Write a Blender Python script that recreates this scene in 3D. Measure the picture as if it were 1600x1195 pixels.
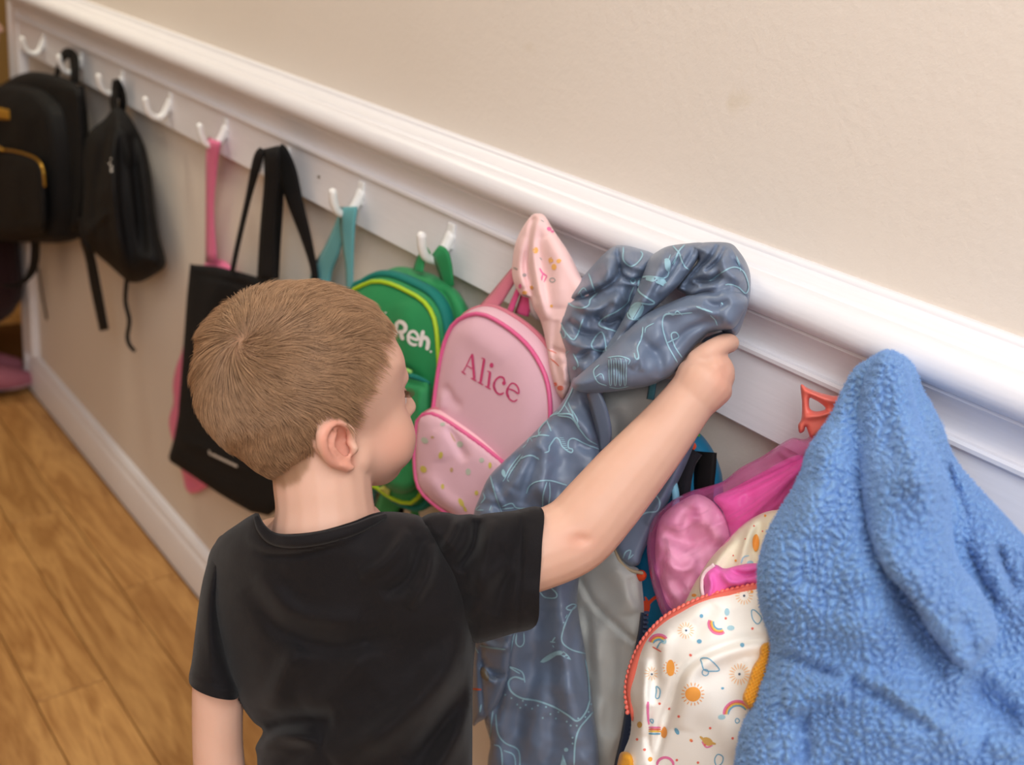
import bpy, bmesh, math, random
import numpy as np
from mathutils import Vector, Matrix
from mathutils.bvhtree import BVHTree
from mathutils.geometry import delaunay_2d_cdt

random.seed(7)
RNG = np.random.default_rng(7)
SC = bpy.context.scene
COL = SC.collection
for o in list(bpy.data.objects):
    bpy.data.objects.remove(o)

# ------------------------------------------------------------------ camera
FPX, CX, CY = 1500.0, 800.0, 597.5            # focal length and centre for a 1600 x 1195 frame
YAW, PITCH, ROLL = (math.radians(a) for a in (44.61, 22.83, 9.55))
CAM = np.array([-0.75, 0.0, 1.271])           # x = 0 is the wall plane, y runs down the corridor, z = 0 the floor
F_ = np.array([math.sin(YAW)*math.cos(PITCH), math.cos(YAW)*math.cos(PITCH), -math.sin(PITCH)])
_r = np.array([math.cos(YAW), -math.sin(YAW), 0.0])
_u = np.cross(_r, F_)
R_ = _r*math.cos(ROLL) + _u*math.sin(ROLL)
U_ = -_r*math.sin(ROLL) + _u*math.cos(ROLL)
cam_data = bpy.data.cameras.new('camera')
cam = bpy.data.objects.new('camera', cam_data)
COL.objects.link(cam)
cam.matrix_world = Matrix(((R_[0], U_[0], -F_[0], CAM[0]), (R_[1], U_[1], -F_[1], CAM[1]),
                           (R_[2], U_[2], -F_[2], CAM[2]), (0, 0, 0, 1)))
cam_data.sensor_width = 36.0
cam_data.lens = FPX/1600*36.0
cam_data.clip_start = 0.02
cam_data.dof.use_dof = True
cam_data.dof.focus_distance = 0.80
cam_data.dof.aperture_fstop = 4.5
SC.camera = cam

# ------------------------------------------------------------------ world, lights, exposure
w = bpy.data.worlds.new('world'); SC.world = w; w.use_nodes = True
w.node_tree.nodes['Background'].inputs[0].default_value = (1.0, 0.96, 0.90, 1)
w.node_tree.nodes['Background'].inputs[1].default_value = 0.25

def area(name, loc, target, size, power, color):
    d = bpy.data.lights.new(name, 'AREA'); d.shape = 'SQUARE'; d.size = size
    d.energy = power; d.color = color
    o = bpy.data.objects.new(name, d); COL.objects.link(o)
    o.location = loc
    o.rotation_euler = (Vector(target)-Vector(loc)).to_track_quat('-Z', 'Y').to_euler()
    return o
area('bounced_flash', (-0.80, 0.05, 2.44), (-0.25, 0.55, 0.9), 1.0, 13.0, (0.92, 0.965, 1.0))
area('bounce_behind', (-1.25, -0.75, 1.95), (-0.2, 0.45, 0.9), 0.8, 12.0, (0.95, 0.975, 1.0))
area('ceiling_panel_far', (-0.50, 2.2, 2.46), (-0.22, 2.0, 0.0), 0.4, 11.0, (1.0, 0.93, 0.74))
SC.view_settings.view_transform = 'Standard'
SC.view_settings.look = 'None'
SC.view_settings.gamma = 1.0
SC.view_settings.use_curve_mapping = False
SC.view_settings.exposure = 0.47
SC.cycles.max_bounces = 8
SC.cycles.transparent_max_bounces = 12
SC.cycles.use_denoising = True

# ------------------------------------------------------------------ pixel <-> world measuring helpers
def rays(a):
    a = np.atleast_2d(np.asarray(a, float))
    return F_ + np.outer((a[:, 0]-CX)/FPX, R_) - np.outer((a[:, 1]-CY)/FPX, U_)
def at_off(a, off):                 # the point seen at pixel a that stands `off` metres out from the wall
    d = rays(a)
    return CAM + d*((0.75-np.broadcast_to(off, len(d)))/d[:, 0])[:, None]
def at_depth(a, dep):               # the point seen at pixel a at camera depth dep
    d = rays(a)
    return CAM + d*np.broadcast_to(dep, len(d))[:, None]
def to_px(P):
    P = np.atleast_2d(P)-CAM; z = P @ F_
    return np.c_[CX+FPX*(P @ R_)/z, CY-FPX*(P @ U_)/z]

# ------------------------------------------------------------------ object helpers
def tag(o, label=None, cat=None, group=None, kind=None):
    for k, v in (('label', label), ('category', cat), ('group', group), ('kind', kind)):
        if v: o[k] = v
    return o
def thing(name, loc, label, cat, group=None):
    o = bpy.data.objects.new(name, None); COL.objects.link(o)
    o.empty_display_size = 0.03
    o.location = Vector(loc); return tag(o, label, cat, group)
def origin_of(p):
    v = Vector((0, 0, 0))
    while p is not None:
        v = v + p.location; p = p.parent
    return np.array(v)
def mk(name, verts, faces, m, parent=None, smooth=True, weld=0.0):
    verts = np.asarray(verts, float) - origin_of(parent)
    me = bpy.data.meshes.new(name)
    me.from_pydata(verts.tolist(), [], [list(map(int, f)) for f in faces])
    if weld:
        bm = bmesh.new(); bm.from_mesh(me)
        bmesh.ops.remove_doubles(bm, verts=bm.verts, dist=weld)
        bmesh.ops.dissolve_degenerate(bm, edges=bm.edges, dist=1e-7)
        bmesh.ops.recalc_face_normals(bm, faces=bm.faces)
        bm.to_mesh(me); bm.free()
    if smooth: me.polygons.foreach_set('use_smooth', [True]*len(me.polygons))
    me.update()
    o = bpy.data.objects.new(name, me); COL.objects.link(o)
    if m is not None:
        for mm in (m if isinstance(m, (list, tuple)) else [m]): me.materials.append(mm)
    if parent is not None: o.parent = parent
    return o
def world_mesh(o):
    off = origin_of(o)
    n = len(o.data.vertices); a = np.empty(n*3); o.data.vertices.foreach_get('co', a)
    return a.reshape(-1, 3)+off, [tuple(p.vertices) for p in o.data.polygons]
def bevel(o, width, seg=2):
    b = o.modifiers.new('bevel', 'BEVEL'); b.width = width; b.segments = seg; b.limit_method = 'ANGLE'
    b.harden_normals = False
    return o
def box_vf(x0, x1, y0, y1, z0, z1):
    v = [(x0, y0, z0), (x1, y0, z0), (x1, y1, z0), (x0, y1, z0), (x0, y0, z1), (x1, y0, z1), (x1, y1, z1), (x0, y1, z1)]
    f = [(0, 3, 2, 1), (4, 5, 6, 7), (0, 1, 5, 4), (1, 2, 6, 5), (2, 3, 7, 6), (3, 0, 4, 7)]
    return v, f

# ------------------------------------------------------------------ curves and noise
def spline(pts, n=8, closed=False):
    p = np.asarray(pts, float); N = len(p)
    if N < 3: 
        t = np.linspace(0, 1, n+1)[:, None]; return p[0]*(1-t)+p[-1]*t
    out = []
    rng = range(N) if closed else range(N-1)
    for i in rng:
        if closed: a, b, c, d = p[i-1], p[i], p[(i+1) % N], p[(i+2) % N]
        else:
            b, c = p[i], p[i+1]
            a = p[i-1] if i > 0 else 2*b-c
            d = p[i+2] if i+2 < N else 2*c-b
        for t in np.arange(n)/n:
            out.append(0.5*((2*b)+(-a+c)*t+(2*a-5*b+4*c-d)*t*t+(-a+3*b-3*c+d)*t**3))
    if not closed: out.append(p[-1])
    return np.array(out)
def resample(p, step, closed=False):
    p = np.asarray(p, float)
    q = np.vstack([p, p[:1]]) if closed else p
    s = np.r_[0, np.cumsum(np.linalg.norm(np.diff(q[:, :2], axis=0), axis=1))]
    n = max(2, int(round(s[-1]/step)))
    t = np.linspace(0, s[-1], n+1)
    out = np.c_[tuple(np.interp(t, s, q[:, k]) for k in range(q.shape[1]))]
    return out[:-1] if closed else out
def seg_dist(P, line, closed=False):
    """distance of points P to a polyline, with the side sign and the parameter 0..1 along it"""
    L = np.asarray(line, float)[:, :2]
    if closed: L = np.vstack([L, L[:1]])
    best = np.full(len(P), 1e18); side = np.zeros(len(P)); par = np.zeros(len(P))
    ln = np.linalg.norm(np.diff(L, axis=0), axis=1); cum = np.r_[0, np.cumsum(ln)]; tot = max(cum[-1], 1e-9)
    for i in range(len(L)-1):
        a, b = L[i], L[i+1]; ab = b-a; l2 = ab @ ab
        if l2 < 1e-12: continue
        t = np.clip(((P-a) @ ab)/l2, 0, 1)
        q = a+t[:, None]*ab; d = P-q; dd = (d*d).sum(1)
        m = dd < best
        best[m] = dd[m]; par[m] = (cum[i]+t[m]*ln[i])/tot
        side[m] = np.sign(ab[0]*d[m, 1]-ab[1]*d[m, 0])
    return np.sqrt(best), side, par
def inside(P, poly):
    poly = np.asarray(poly, float)[:, :2]; c = np.zeros(len(P), bool); n = len(poly)
    for i in range(n):
        a, b = poly[i], poly[i-1]
        m = (a[1] > P[:, 1]) != (b[1] > P[:, 1])
        if a[1] != b[1]:
            xi = (b[0]-a[0])*(P[:, 1]-a[1])/(b[1]-a[1])+a[0]
            c ^= m & (P[:, 0] < xi)
    return c
def _hash(ix, iy, s):
    h = (ix.astype(np.int64)*374761393 + iy.astype(np.int64)*668265263 + s*982451653) & 0xFFFFFFFF
    h = ((h ^ (h >> 13))*1274126177) & 0xFFFFFFFF
    return ((h ^ (h >> 16)) & 0xFFFF)/65535.0
def vnoise(x, y, s=0):
    ix, iy = np.floor(x), np.floor(y); fx, fy = x-ix, y-iy
    fx = fx*fx*fx*(fx*(fx*6-15)+10); fy = fy*fy*fy*(fy*(fy*6-15)+10)
    a, b, c, d = _hash(ix, iy, s), _hash(ix+1, iy, s), _hash(ix, iy+1, s), _hash(ix+1, iy+1, s)
    return (a*(1-fx)+b*fx)*(1-fy)+(c*(1-fx)+d*fx)*fy-0.5
def cells(x, y, s=0):
    """F1 and F2 of jittered cells"""
    ix, iy = np.floor(x), np.floor(y); f1 = np.full(len(x), 9.0); f2 = np.full(len(x), 9.0)
    for dx in (-1, 0, 1):
        for dy in (-1, 0, 1):
            jx = ix+dx+0.5+0.85*(_hash(ix+dx, iy+dy, s)-0.5); jy = iy+dy+0.5+0.85*(_hash(ix+dx, iy+dy, s+9)-0.5)
            d = np.hypot(jx-x, jy-y)
            f2 = np.where(d < f1, f1, np.minimum(f2, d)); f1 = np.minimum(f1, d)
    return f1, f2
def field(samples, P):
    """smooth interpolation of (u, v, value) samples"""
    if np.isscalar(samples): return np.full(len(P), float(samples))
    S = np.asarray(samples, float)
    if len(S) == 1: return np.full(len(P), S[0, 2])
    X = S[:, :2]/100.0; Q = P/100.0; n = len(S)
    if n < 3:
        ab = X[1]-X[0]; t = np.clip(((Q-X[0]) @ ab)/(ab @ ab), 0, 1)
        return S[0, 2]*(1-t)+S[1, 2]*t
    K = np.linalg.norm(X[:, None]-X[None], axis=2)
    A = np.zeros((n+3, n+3)); A[:n, :n] = K; A[:n, n] = 1; A[:n, n+1:] = X; A[n, :n] = 1; A[n+1:, :n] = X.T
    c = np.linalg.lstsq(A, np.r_[S[:, 2], 0, 0, 0], rcond=None)[0]
    return np.linalg.norm(Q[:, None]-X[None], axis=2) @ c[:n] + c[n] + Q @ c[n+1:]

# ------------------------------------------------------------------ cloth bodies
def fold_height(P, folds):
    h = np.zeros(len(P))
    for fd in folds:
        pts, wd, amp = fd[0], fd[1], fd[2]; kind = fd[3] if len(fd) > 3 else 'g'
        L = spline(pts, 5) if len(pts) > 2 else np.asarray(pts, float)
        d, s, t = seg_dist(P, L)
        taper = np.clip(np.minimum(t, 1-t)/0.25, 0, 1) if kind[-1] != '!' else 1.0
        taper = np.sqrt(taper) if kind[-1] != '!' else 1.0
        k = kind[0]
        if k == 'g': h += amp*taper*np.exp(-(d/wd)**2)
        elif k == 'c': h += amp*taper*np.exp(-d/wd)
        elif k == 's':                      # one side lies over the other: a step that fades out
            h += amp*taper*np.where(s >= 0, 1.0, 0.0)*np.exp(-d/wd)*(1-np.exp(-(d/2.0)**2)*0.5)
    return h
def grid_mesh(poly, step, holes=()):
    """triangulate a polygon in pixel space with a regular interior"""
    b = resample(poly, step, True)
    rings = [b]+[resample(h, step, True) for h in holes]
    lo, hi = b.min(0), b.max(0)
    gx, gy = np.meshgrid(np.arange(lo[0], hi[0], step), np.arange(lo[1], hi[1], step*0.866))
    gx = gx+(np.arange(gx.shape[0]) % 2)[:, None]*step*0.5
    G = np.c_[gx.ravel(), gy.ravel()]
    G = G[inside(G, b)]
    for r in rings:
        if len(G): G = G[seg_dist(G, r, True)[0] > step*0.55]
    for h in rings[1:]:
        if len(G): G = G[~inside(G, h)]
    V = []; E = []
    for r in rings:
        k = len(V); V += r.tolist(); E += [(k+i, k+(i+1) % len(r)) for i in range(len(r))]
    nb = len(V); V += G.tolist()
    out = delaunay_2d_cdt([Vector(v) for v in V], E, [], 0, 1e-4, False)
    Q = np.array([(v.x, v.y) for v in out[0]]); T = np.array(out[2])
    cen = Q[T].mean(1); ok = inside(cen, b)
    for h in rings[1:]: ok &= ~inside(cen, h)
    T = T[ok]
    a = Q[T]; area2 = (a[:, 1, 0]-a[:, 0, 0])*(a[:, 2, 1]-a[:, 0, 1])-(a[:, 1, 1]-a[:, 0, 1])*(a[:, 2, 0]-a[:, 0, 0])
    T[area2 > 0] = T[area2 > 0][:, ::-1]
    return Q, T, rings
def cloth(name, outline, fld, T, R, m, parent=None, mode='off', back=None, folds=(), step=4.0, wrinkle=(), smooth_outline=True,
          openings=(), holes=(), extra=None, power=0.5, minoff=0.003):
    """A padded piece of cloth: outline (pixels), distance field (metres from the wall, or camera depth), thickness T rounded over R
    pixels from the edge, front and back faces; `openings` = list of polylines along the outline that stay open (cuffs, hems)."""
    poly = spline(outline, 6, True) if smooth_outline else np.asarray(outline, float)
    Q, Tr, rings = grid_mesh(poly, step, [spline(h, 6, True) for h in holes])
    n = len(Q)
    closed_segs = []
    d = np.full(n, 1e9)
    for r in rings:
        rr = np.vstack([r, r[:1]])
        if openings:
            mid = 0.5*(rr[1:]+rr[:-1]); keep = np.ones(len(mid), bool)
            for op in openings: keep &= seg_dist(mid, op)[0] > step*1.6
        else: keep = np.ones(len(rr)-1, bool)
        i = 0
        while i < len(keep):
            if keep[i]:
                j = i
                while j < len(keep) and keep[j]: j += 1
                d = np.minimum(d, seg_dist(Q, rr[i:j+1])[0]); i = j
            else: i += 1
    k = np.clip(d/R, 0, 1)
    prof = (1-(1-k)**2)**power
    base = field(fld, Q)
    edge = np.clip(d/(step*2.5), 0, 1)
    h = fold_height(Q, folds)
    for (sc_, am_, sd_) in wrinkle: h = h+am_*vnoise(Q[:, 0]/sc_, Q[:, 1]/sc_, sd_)*2
    if extra is not None: h = h+extra(Q)
    h = np.maximum(h*edge, -0.85*T*prof)
    back = T if back is None else back
    fr = T*prof+h; bk = back*prof
    if mode == 'off':
        A = at_off(Q, np.maximum(base+fr, minoff+0.0005)); B = at_off(Q, np.maximum(base-bk, minoff))
    else:
        A = at_depth(Q, base-fr); B = at_depth(Q, base+bk)
    # boundary edges
    cnt = {}
    for t in Tr:
        for a, b in ((t[0], t[1]), (t[1], t[2]), (t[2], t[0])):
            cnt[(a, b)] = 1
    faces = [tuple(t) for t in Tr]+[(t[2]+n, t[1]+n, t[0]+n) for t in Tr]
    for (a, b) in cnt:
        if (b, a) not in cnt:
            if openings:
                mid = 0.5*(Q[a]+Q[b])[None]
                if any(seg_dist(mid, op)[0][0] <= step*1.6 for op in openings): continue
            faces.append((b, a, a+n, b+n))
    return mk(name, np.vstack([A, B]), faces, m, parent, weld=2e-5)
def bag_shell(name, outline, front, backx, m, parent=None, bulge=0.006, R=40, folds=(), step=5.0, wrinkle=(), round_=0.006, slope=0.0):
    """front panel at `front` metres from the wall (number or field), pushed straight back to `backx`: a soft box with rounded edges"""
    poly = resample(spline(outline, 6, True), step, True)
    Q, Tr, rings = grid_mesh(poly, step)
    n = len(Q); d = seg_dist(Q, rings[0], True)[0]
    base = field(front, Q)
    k = np.clip(d/R, 0, 1)
    h = fold_height(Q, folds)
    for (sc_, am_, sd_) in wrinkle: h = h+am_*vnoise(Q[:, 0]/sc_, Q[:, 1]/sc_, sd_)*2
    e = np.clip(d/(step*2), 0, 1)
    base_pts = at_off(Q, base)
    A = base_pts.copy(); A[:, 0] -= bulge*(1-(1-k)**2)+h*e
    nb = len(rings[0])
    bd = base_pts[:nb]; fb = base[:nb]
    cen = bd.mean(0)
    loops = [None]
    verts = [A]; ofs = n
    prev = list(range(nb)); faces = [tuple(t) for t in Tr]
    m_ = 8
    for i in range(1, m_+1):
        t = i/m_
        L = bd.copy(); L[:, 0] = -(fb*(1-t)+backx*t)
        sw = round_*math.sin(math.pi*min(t*1.0, 1.0))
        dirv = L-cen; dirv[:, 0] = 0; dirv /= np.linalg.norm(dirv, axis=1)[:, None]+1e-9
        L = L+dirv*sw
        verts.append(L); cur = list(range(ofs, ofs+nb)); ofs += nb
        for j in range(nb):
            a, b = prev[j], prev[(j+1) % nb]; c, dd = cur[(j+1) % nb], cur[j]
            faces.append((a, b, c, dd))
        prev = cur
    faces.append(tuple(prev[::-1]))
    o = mk(name, np.vstack(verts), faces, m, parent, weld=1e-6)
    return o, poly
def tube(name, pts, rad, m, parent=None, n=10, closed=False, sub=6, flat=1.0, flatdir=None, raw=False):
    P = np.asarray(pts, float); r = np.broadcast_to(np.asarray(rad, float), (len(P),))
    S = spline(np.c_[P, r], sub, closed) if sub > 1 else np.c_[P, r]
    P, r = S[:, :3], S[:, 3]
    N = len(P)
    Tn = np.roll(P, -1, 0)-np.roll(P, 1, 0)
    if not closed: Tn[0] = P[1]-P[0]; Tn[-1] = P[-1]-P[-2]
    Tn /= np.linalg.norm(Tn, axis=1)[:, None]+1e-12
    ref = np.array([0.13, 0.27, 0.95]) if flatdir is None else np.asarray(flatdir, float)
    V = []; Fc = []
    a_prev = None
    rows = []
    def ring(c, t, rr):
        nonlocal a_prev
        a = (ref if (a_prev is None or flatdir is not None) else a_prev); a = a-t*(a @ t); a /= np.linalg.norm(a)+1e-12
        a_prev = a; b = np.cross(t, a)
        th = np.arange(n)/n*2*math.pi
        return c+rr*(np.outer(np.cos(th), a)*flat+np.outer(np.sin(th), b))
    if not closed:
        for ph in (80, 60, 40, 20):
            p = math.radians(ph); rows.append(ring(P[0]-Tn[0]*r[0]*math.sin(p)*min(flat, 1), Tn[0], r[0]*math.cos(p)))
    for i in range(N): rows.append(ring(P[i], Tn[i], r[i]))
    if not closed:
        for ph in (20, 40, 60, 80):
            p = math.radians(ph); rows.append(ring(P[-1]+Tn[-1]*r[-1]*math.sin(p)*min(flat, 1), Tn[-1], r[-1]*math.cos(p)))
    V = np.vstack(rows); M = len(rows)
    for i in range(M if closed else M-1):
        for j in range(n):
            a, b = i*n+j, i*n+(j+1) % n; i2 = (i+1) % M
            Fc.append((a, b, i2*n+(j+1) % n, i2*n+j))
    if not closed:
        Fc.append(tuple(range(n))[::-1]); Fc.append(tuple((M-1)*n+j for j in range(n)))
    if raw: return V, Fc
    return mk(name, V, Fc, m, parent)
def strap(name, pts, thick, m, parent=None, mode='off', sub=6, twist=0.0):
    """a flat band along (u, v, distance, width px) points; width lies across the picture direction, thickness behind it"""
    S = spline(pts, sub); uv = S[:, :2]
    T_ = np.gradient(uv, axis=0); T_ /= np.linalg.norm(T_, axis=1)[:, None]+1e-9
    nrm = np.c_[-T_[:, 1], T_[:, 0]]
    g = at_off if mode == 'off' else at_depth
    sgn = 1 if mode == 'off' else -1
    rows = []
    for k, dz in ((-0.5, 0), (-0.25, thick*0.5), (0.25, thick*0.5), (0.5, 0), (0.25, -thick*0.5), (-0.25, -thick*0.5)):
        rows.append(g(uv+nrm*(S[:, 3]*k)[:, None], np.maximum(S[:, 2]+sgn*dz, 0.002)))
    n = len(S); V = np.stack(rows, 1).reshape(-1, 3); Fc = []
    for i in range(n-1):
        for j in range(6):
            Fc.append((i*6+j, i*6+(j+1) % 6, (i+1)*6+(j+1) % 6, (i+1)*6+j))
    Fc.append((5, 4, 3, 2, 1, 0)); Fc.append(tuple((n-1)*6+j for j in range(6)))
    o = mk(name, V, Fc, m, parent, smooth=True, weld=1e-7)
    return o
def cord(name, pts, r, m, parent=None, mode='off', n=8, sub=6):
    p = np.asarray(pts, float)
    P = at_off(p[:, :2], p[:, 2]) if mode == 'off' else at_depth(p[:, :2], p[:, 2])
    return tube(name, P, r, m, parent, n=n, sub=sub)

# ------------------------------------------------------------------ flat print laid on a finished surface
class Skin:
    def __init__(self, objs):
        V = []; Fc = []; k = 0
        for o in objs:
            v, f = world_mesh(o); V.append(v); Fc += [tuple(i+k for i in t) for t in f]; k += len(v)
        self.t = BVHTree.FromPolygons([Vector(v) for v in np.vstack(V)], Fc)
    def hit(self, uv, lift):
        d = rays([uv])[0]; d = d/np.linalg.norm(d)
        h = self.t.ray_cast(Vector(CAM), Vector(d))
        if h[0] is None: return None
        nn = np.array(h[1])
        if nn @ d > 0: nn = -nn
        return np.array(h[0])+nn*lift
def print_on(name, skin, strokes, m, parent, lift=0.0004, step=2.5, fills=(), label=None):
    """strokes: (points, width px[, closed]); fills: polygons"""
    V = []; Fc = []
    for st in strokes:
        pts, wd = st[0], st[1]; closed = len(st) > 2 and st[2]
        L = spline(pts, 5, closed) if len(pts) > 2 else np.asarray(pts, float)
        if closed: L = np.vstack([L, L[:1]])
        L = resample(L, step)
        t = np.gradient(L, axis=0); t /= np.linalg.norm(t, axis=1)[:, None]+1e-9
        nr = np.c_[-t[:, 1], t[:, 0]]
        prev = None
        N = len(L)
        for i in range(N):
            ws = wd
            if not closed: ws = wd*(0.55+0.45*min(1.0, i/2.0, (N-1-i)/2.0))
            a = skin.hit(L[i]-nr[i]*ws/2, lift); c = skin.hit(L[i], lift); b = skin.hit(L[i]+nr[i]*ws/2, lift)
            if a is None or b is None or c is None: prev = None; continue
            if np.linalg.norm(a-b) > 0.012 or (prev is not None and np.linalg.norm(V[prev+1]-c) > 0.014): prev = None
            k = len(V); V += [a, c, b]
            if prev is not None: Fc += [(prev, prev+1, k+1, k), (prev+1, prev+2, k+2, k+1)]
            prev = k
    for poly in fills:
        pl = np.asarray(poly, float)
        sz = max(np.ptp(pl[:, 0]), np.ptp(pl[:, 1]))
        Q, T, _ = grid_mesh(spline(pl, 4, True) if len(pl) > 3 else pl, max(2.2, sz/8))
        H = [skin.hit(q, lift) for q in Q]; k = len(V); idx = {}
        for i, hh in enumerate(H):
            if hh is not None: idx[i] = len(V); V.append(hh)
        for t in T:
            if all(int(i) in idx for i in t):
                p = [idx[int(i)] for i in t]
                if max(np.linalg.norm(V[p[0]]-V[p[1]]), np.linalg.norm(V[p[1]]-V[p[2]])) < 0.015: Fc.append(tuple(p))
    if not Fc: return None
    o = mk(name, V, Fc, m, parent, smooth=True)
    o['kind'] = 'stuff'
    return o
def disc(c, r, n=10, ry=None, rot=0.0):
    th = np.arange(n)/n*2*math.pi; ry = r if ry is None else ry
    x, y = r*np.cos(th), ry*np.sin(th)
    return np.c_[c[0]+x*math.cos(rot)-y*math.sin(rot), c[1]+x*math.sin(rot)+y*math.cos(rot)]

# ------------------------------------------------------------------ materials
def lin(c):
    c = np.array(c, float)/255.0
    return tuple(np.where(c <= 0.04045, c/12.92, ((c+0.055)/1.055)**2.4))+(1.0,)
def new_mat(name):
    m = bpy.data.materials.new(name); m.use_nodes = True
    nt = m.node_tree; return m, nt, nt.nodes['Principled BSDF']
def cloth_mat(name, rgb, rough=0.8, sheen=0.0, weave=0.0, weave_scale=1400, var=0.08, var_scale=30, bump2=0.0, bump2_scale=60, spec=0.3, rgb2=None):
    m, nt, b = new_mat(name)
    N, L = nt.nodes, nt.links
    tc = N.new('ShaderNodeTexCoord')
    nz = N.new('ShaderNodeTexNoise'); nz.inputs['Scale'].default_value = var_scale; nz.inputs['Detail'].default_value = 4
    L.new(tc.outputs['Object'], nz.inputs['Vector'])
    mx = N.new('ShaderNodeMix'); mx.data_type = 'RGBA'
    c = np.array(lin(rgb)[:3]); c2 = np.array(lin(rgb2)[:3]) if rgb2 is not None else None
    mx.inputs['A'].default_value = tuple(c*(1-var) if c2 is None else c)+(1,)
    mx.inputs['B'].default_value = tuple(np.minimum(c*(1+var), 1) if c2 is None else c2)+(1,)
    L.new(nz.outputs['Fac'], mx.inputs['Factor'])
    L.new(mx.outputs['Result'], b.inputs['Base Color'])
    b.inputs['Roughness'].default_value = rough
    b.inputs['Specular IOR Level'].default_value = spec
    if sheen:
        b.inputs['Sheen Weight'].default_value = sheen; b.inputs['Sheen Roughness'].default_value = 0.4
    nrm = None
    if weave:
        wv = N.new('ShaderNodeTexNoise'); wv.inputs['Scale'].default_value = weave_scale; wv.inputs['Detail'].default_value = 2
        L.new(tc.outputs['Object'], wv.inputs['Vector'])
        bp = N.new('ShaderNodeBump'); bp.inputs['Strength'].default_value = weave; bp.inputs['Distance'].default_value = 0.0006
        L.new(wv.outputs['Fac'], bp.inputs['Height']); nrm = bp
    if bump2:
        w2 = N.new('ShaderNodeTexNoise'); w2.inputs['Scale'].default_value = bump2_scale; w2.inputs['Detail'].default_value = 3
        L.new(tc.outputs['Object'], w2.inputs['Vector'])
        b2 = N.new('ShaderNodeBump'); b2.inputs['Strength'].default_value = bump2; b2.inputs['Distance'].default_value = 0.004
        L.new(w2.outputs['Fac'], b2.inputs['Height'])
        if nrm is not None: L.new(nrm.outputs['Normal'], b2.inputs['Normal'])
        nrm = b2
    if nrm is not None: L.new(nrm.outputs['Normal'], b.inputs['Normal'])
    return m
def plain(name, rgb, rough=0.5, spec=0.4, metal=0.0, bump=0.0, bscale=400):
    m, nt, b = new_mat(name); N, L = nt.nodes, nt.links
    tc = N.new('ShaderNodeTexCoord'); nz = N.new('ShaderNodeTexNoise'); nz.inputs['Scale'].default_value = bscale; nz.inputs['Detail'].default_value = 3
    L.new(tc.outputs['Object'], nz.inputs['Vector'])
    mx = N.new('ShaderNodeMix'); mx.data_type = 'RGBA'; c = np.array(lin(rgb)[:3])
    mx.inputs['A'].default_value = tuple(c*0.96)+(1,); mx.inputs['B'].default_value = tuple(np.minimum(c*1.04, 1))+(1,)
    L.new(nz.outputs['Fac'], mx.inputs['Factor']); L.new(mx.outputs['Result'], b.inputs['Base Color'])
    b.inputs['Roughness'].default_value = rough; b.inputs['Specular IOR Level'].default_value = spec; b.inputs['Metallic'].default_value = metal
    if bump:
        bp = N.new('ShaderNodeBump'); bp.inputs['Strength'].default_value = bump; bp.inputs['Distance'].default_value = 0.001
        L.new(nz.outputs['Fac'], bp.inputs['Height']); L.new(bp.outputs['Normal'], b.inputs['Normal'])
    return m
# ================================================================== the room
M_WALL, nt, b = new_mat('beige textured wall paint'); N, L = nt.nodes, nt.links
tc = N.new('ShaderNodeTexCoord')
n1 = N.new('ShaderNodeTexNoise'); n1.inputs['Scale'].default_value = 95; n1.inputs['Detail'].default_value = 5; n1.inputs['Roughness'].default_value = 0.6
n2 = N.new('ShaderNodeTexNoise'); n2.inputs['Scale'].default_value = 2.5; n2.inputs['Detail'].default_value = 3
n3 = N.new('ShaderNodeTexNoise'); n3.inputs['Scale'].default_value = 7.0; n3.inputs['Detail'].default_value = 6
for q in (n1, n2, n3): L.new(tc.outputs['Object'], q.inputs['Vector'])
mx = N.new('ShaderNodeMix'); mx.data_type = 'RGBA'
mx.inputs['A'].default_value = lin((220, 208, 196)); mx.inputs['B'].default_value = lin((228, 217, 207))
L.new(n2.outputs['Fac'], mx.inputs['Factor'])
rp = N.new('ShaderNodeValToRGB'); rp.color_ramp.elements[0].position = 0.68; rp.color_ramp.elements[1].position = 0.80
L.new(n3.outputs['Fac'], rp.inputs['Fac'])
sm = N.new('ShaderNodeMix'); sm.data_type = 'RGBA'; sm.inputs['B'].default_value = lin((208, 192, 166))
L.new(rp.outputs['Color'], sm.inputs['Factor']); L.new(mx.outputs['Result'], sm.inputs['A']); L.new(sm.outputs['Result'], b.inputs['Base Color'])
bp = N.new('ShaderNodeBump'); bp.inputs['Strength'].default_value = 0.35; bp.inputs['Distance'].default_value = 0.0022
L.new(n1.outputs['Fac'], bp.inputs['Height']); L.new(bp.outputs['Normal'], b.inputs['Normal'])
b.inputs['Roughness'].default_value = 0.75; b.inputs['Specular IOR Level'].default_value = 0.25
M_TRIM, nt, b = new_mat('white gloss painted wood'); N, L = nt.nodes, nt.links
tc = N.new('ShaderNodeTexCoord'); mp = N.new('ShaderNodeMapping'); mp.inputs['Scale'].default_value = (1, 0.06, 1)
L.new(tc.outputs['Object'], mp.inputs['Vector'])
n1 = N.new('ShaderNodeTexNoise'); n1.inputs['Scale'].default_value = 300; n1.inputs['Detail'].default_value = 4
L.new(mp.outputs['Vector'], n1.inputs['Vector'])
bp = N.new('ShaderNodeBump'); bp.inputs['Strength'].default_value = 0.25; bp.inputs['Distance'].default_value = 0.0006
L.new(n1.outputs['Fac'], bp.inputs['Height']); L.new(bp.outputs['Normal'], b.inputs['Normal'])
mx = N.new('ShaderNodeMix'); mx.data_type = 'RGBA'; mx.inputs['A'].default_value = lin((230, 227, 231)); mx.inputs['B'].default_value = lin((240, 237, 241))
L.new(n1.outputs['Fac'], mx.inputs['Factor']); L.new(mx.outputs['Result'], b.inputs['Base Color'])
b.inputs['Roughness'].default_value = 0.38; b.inputs['Specular IOR Level'].default_value = 0.4
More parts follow.
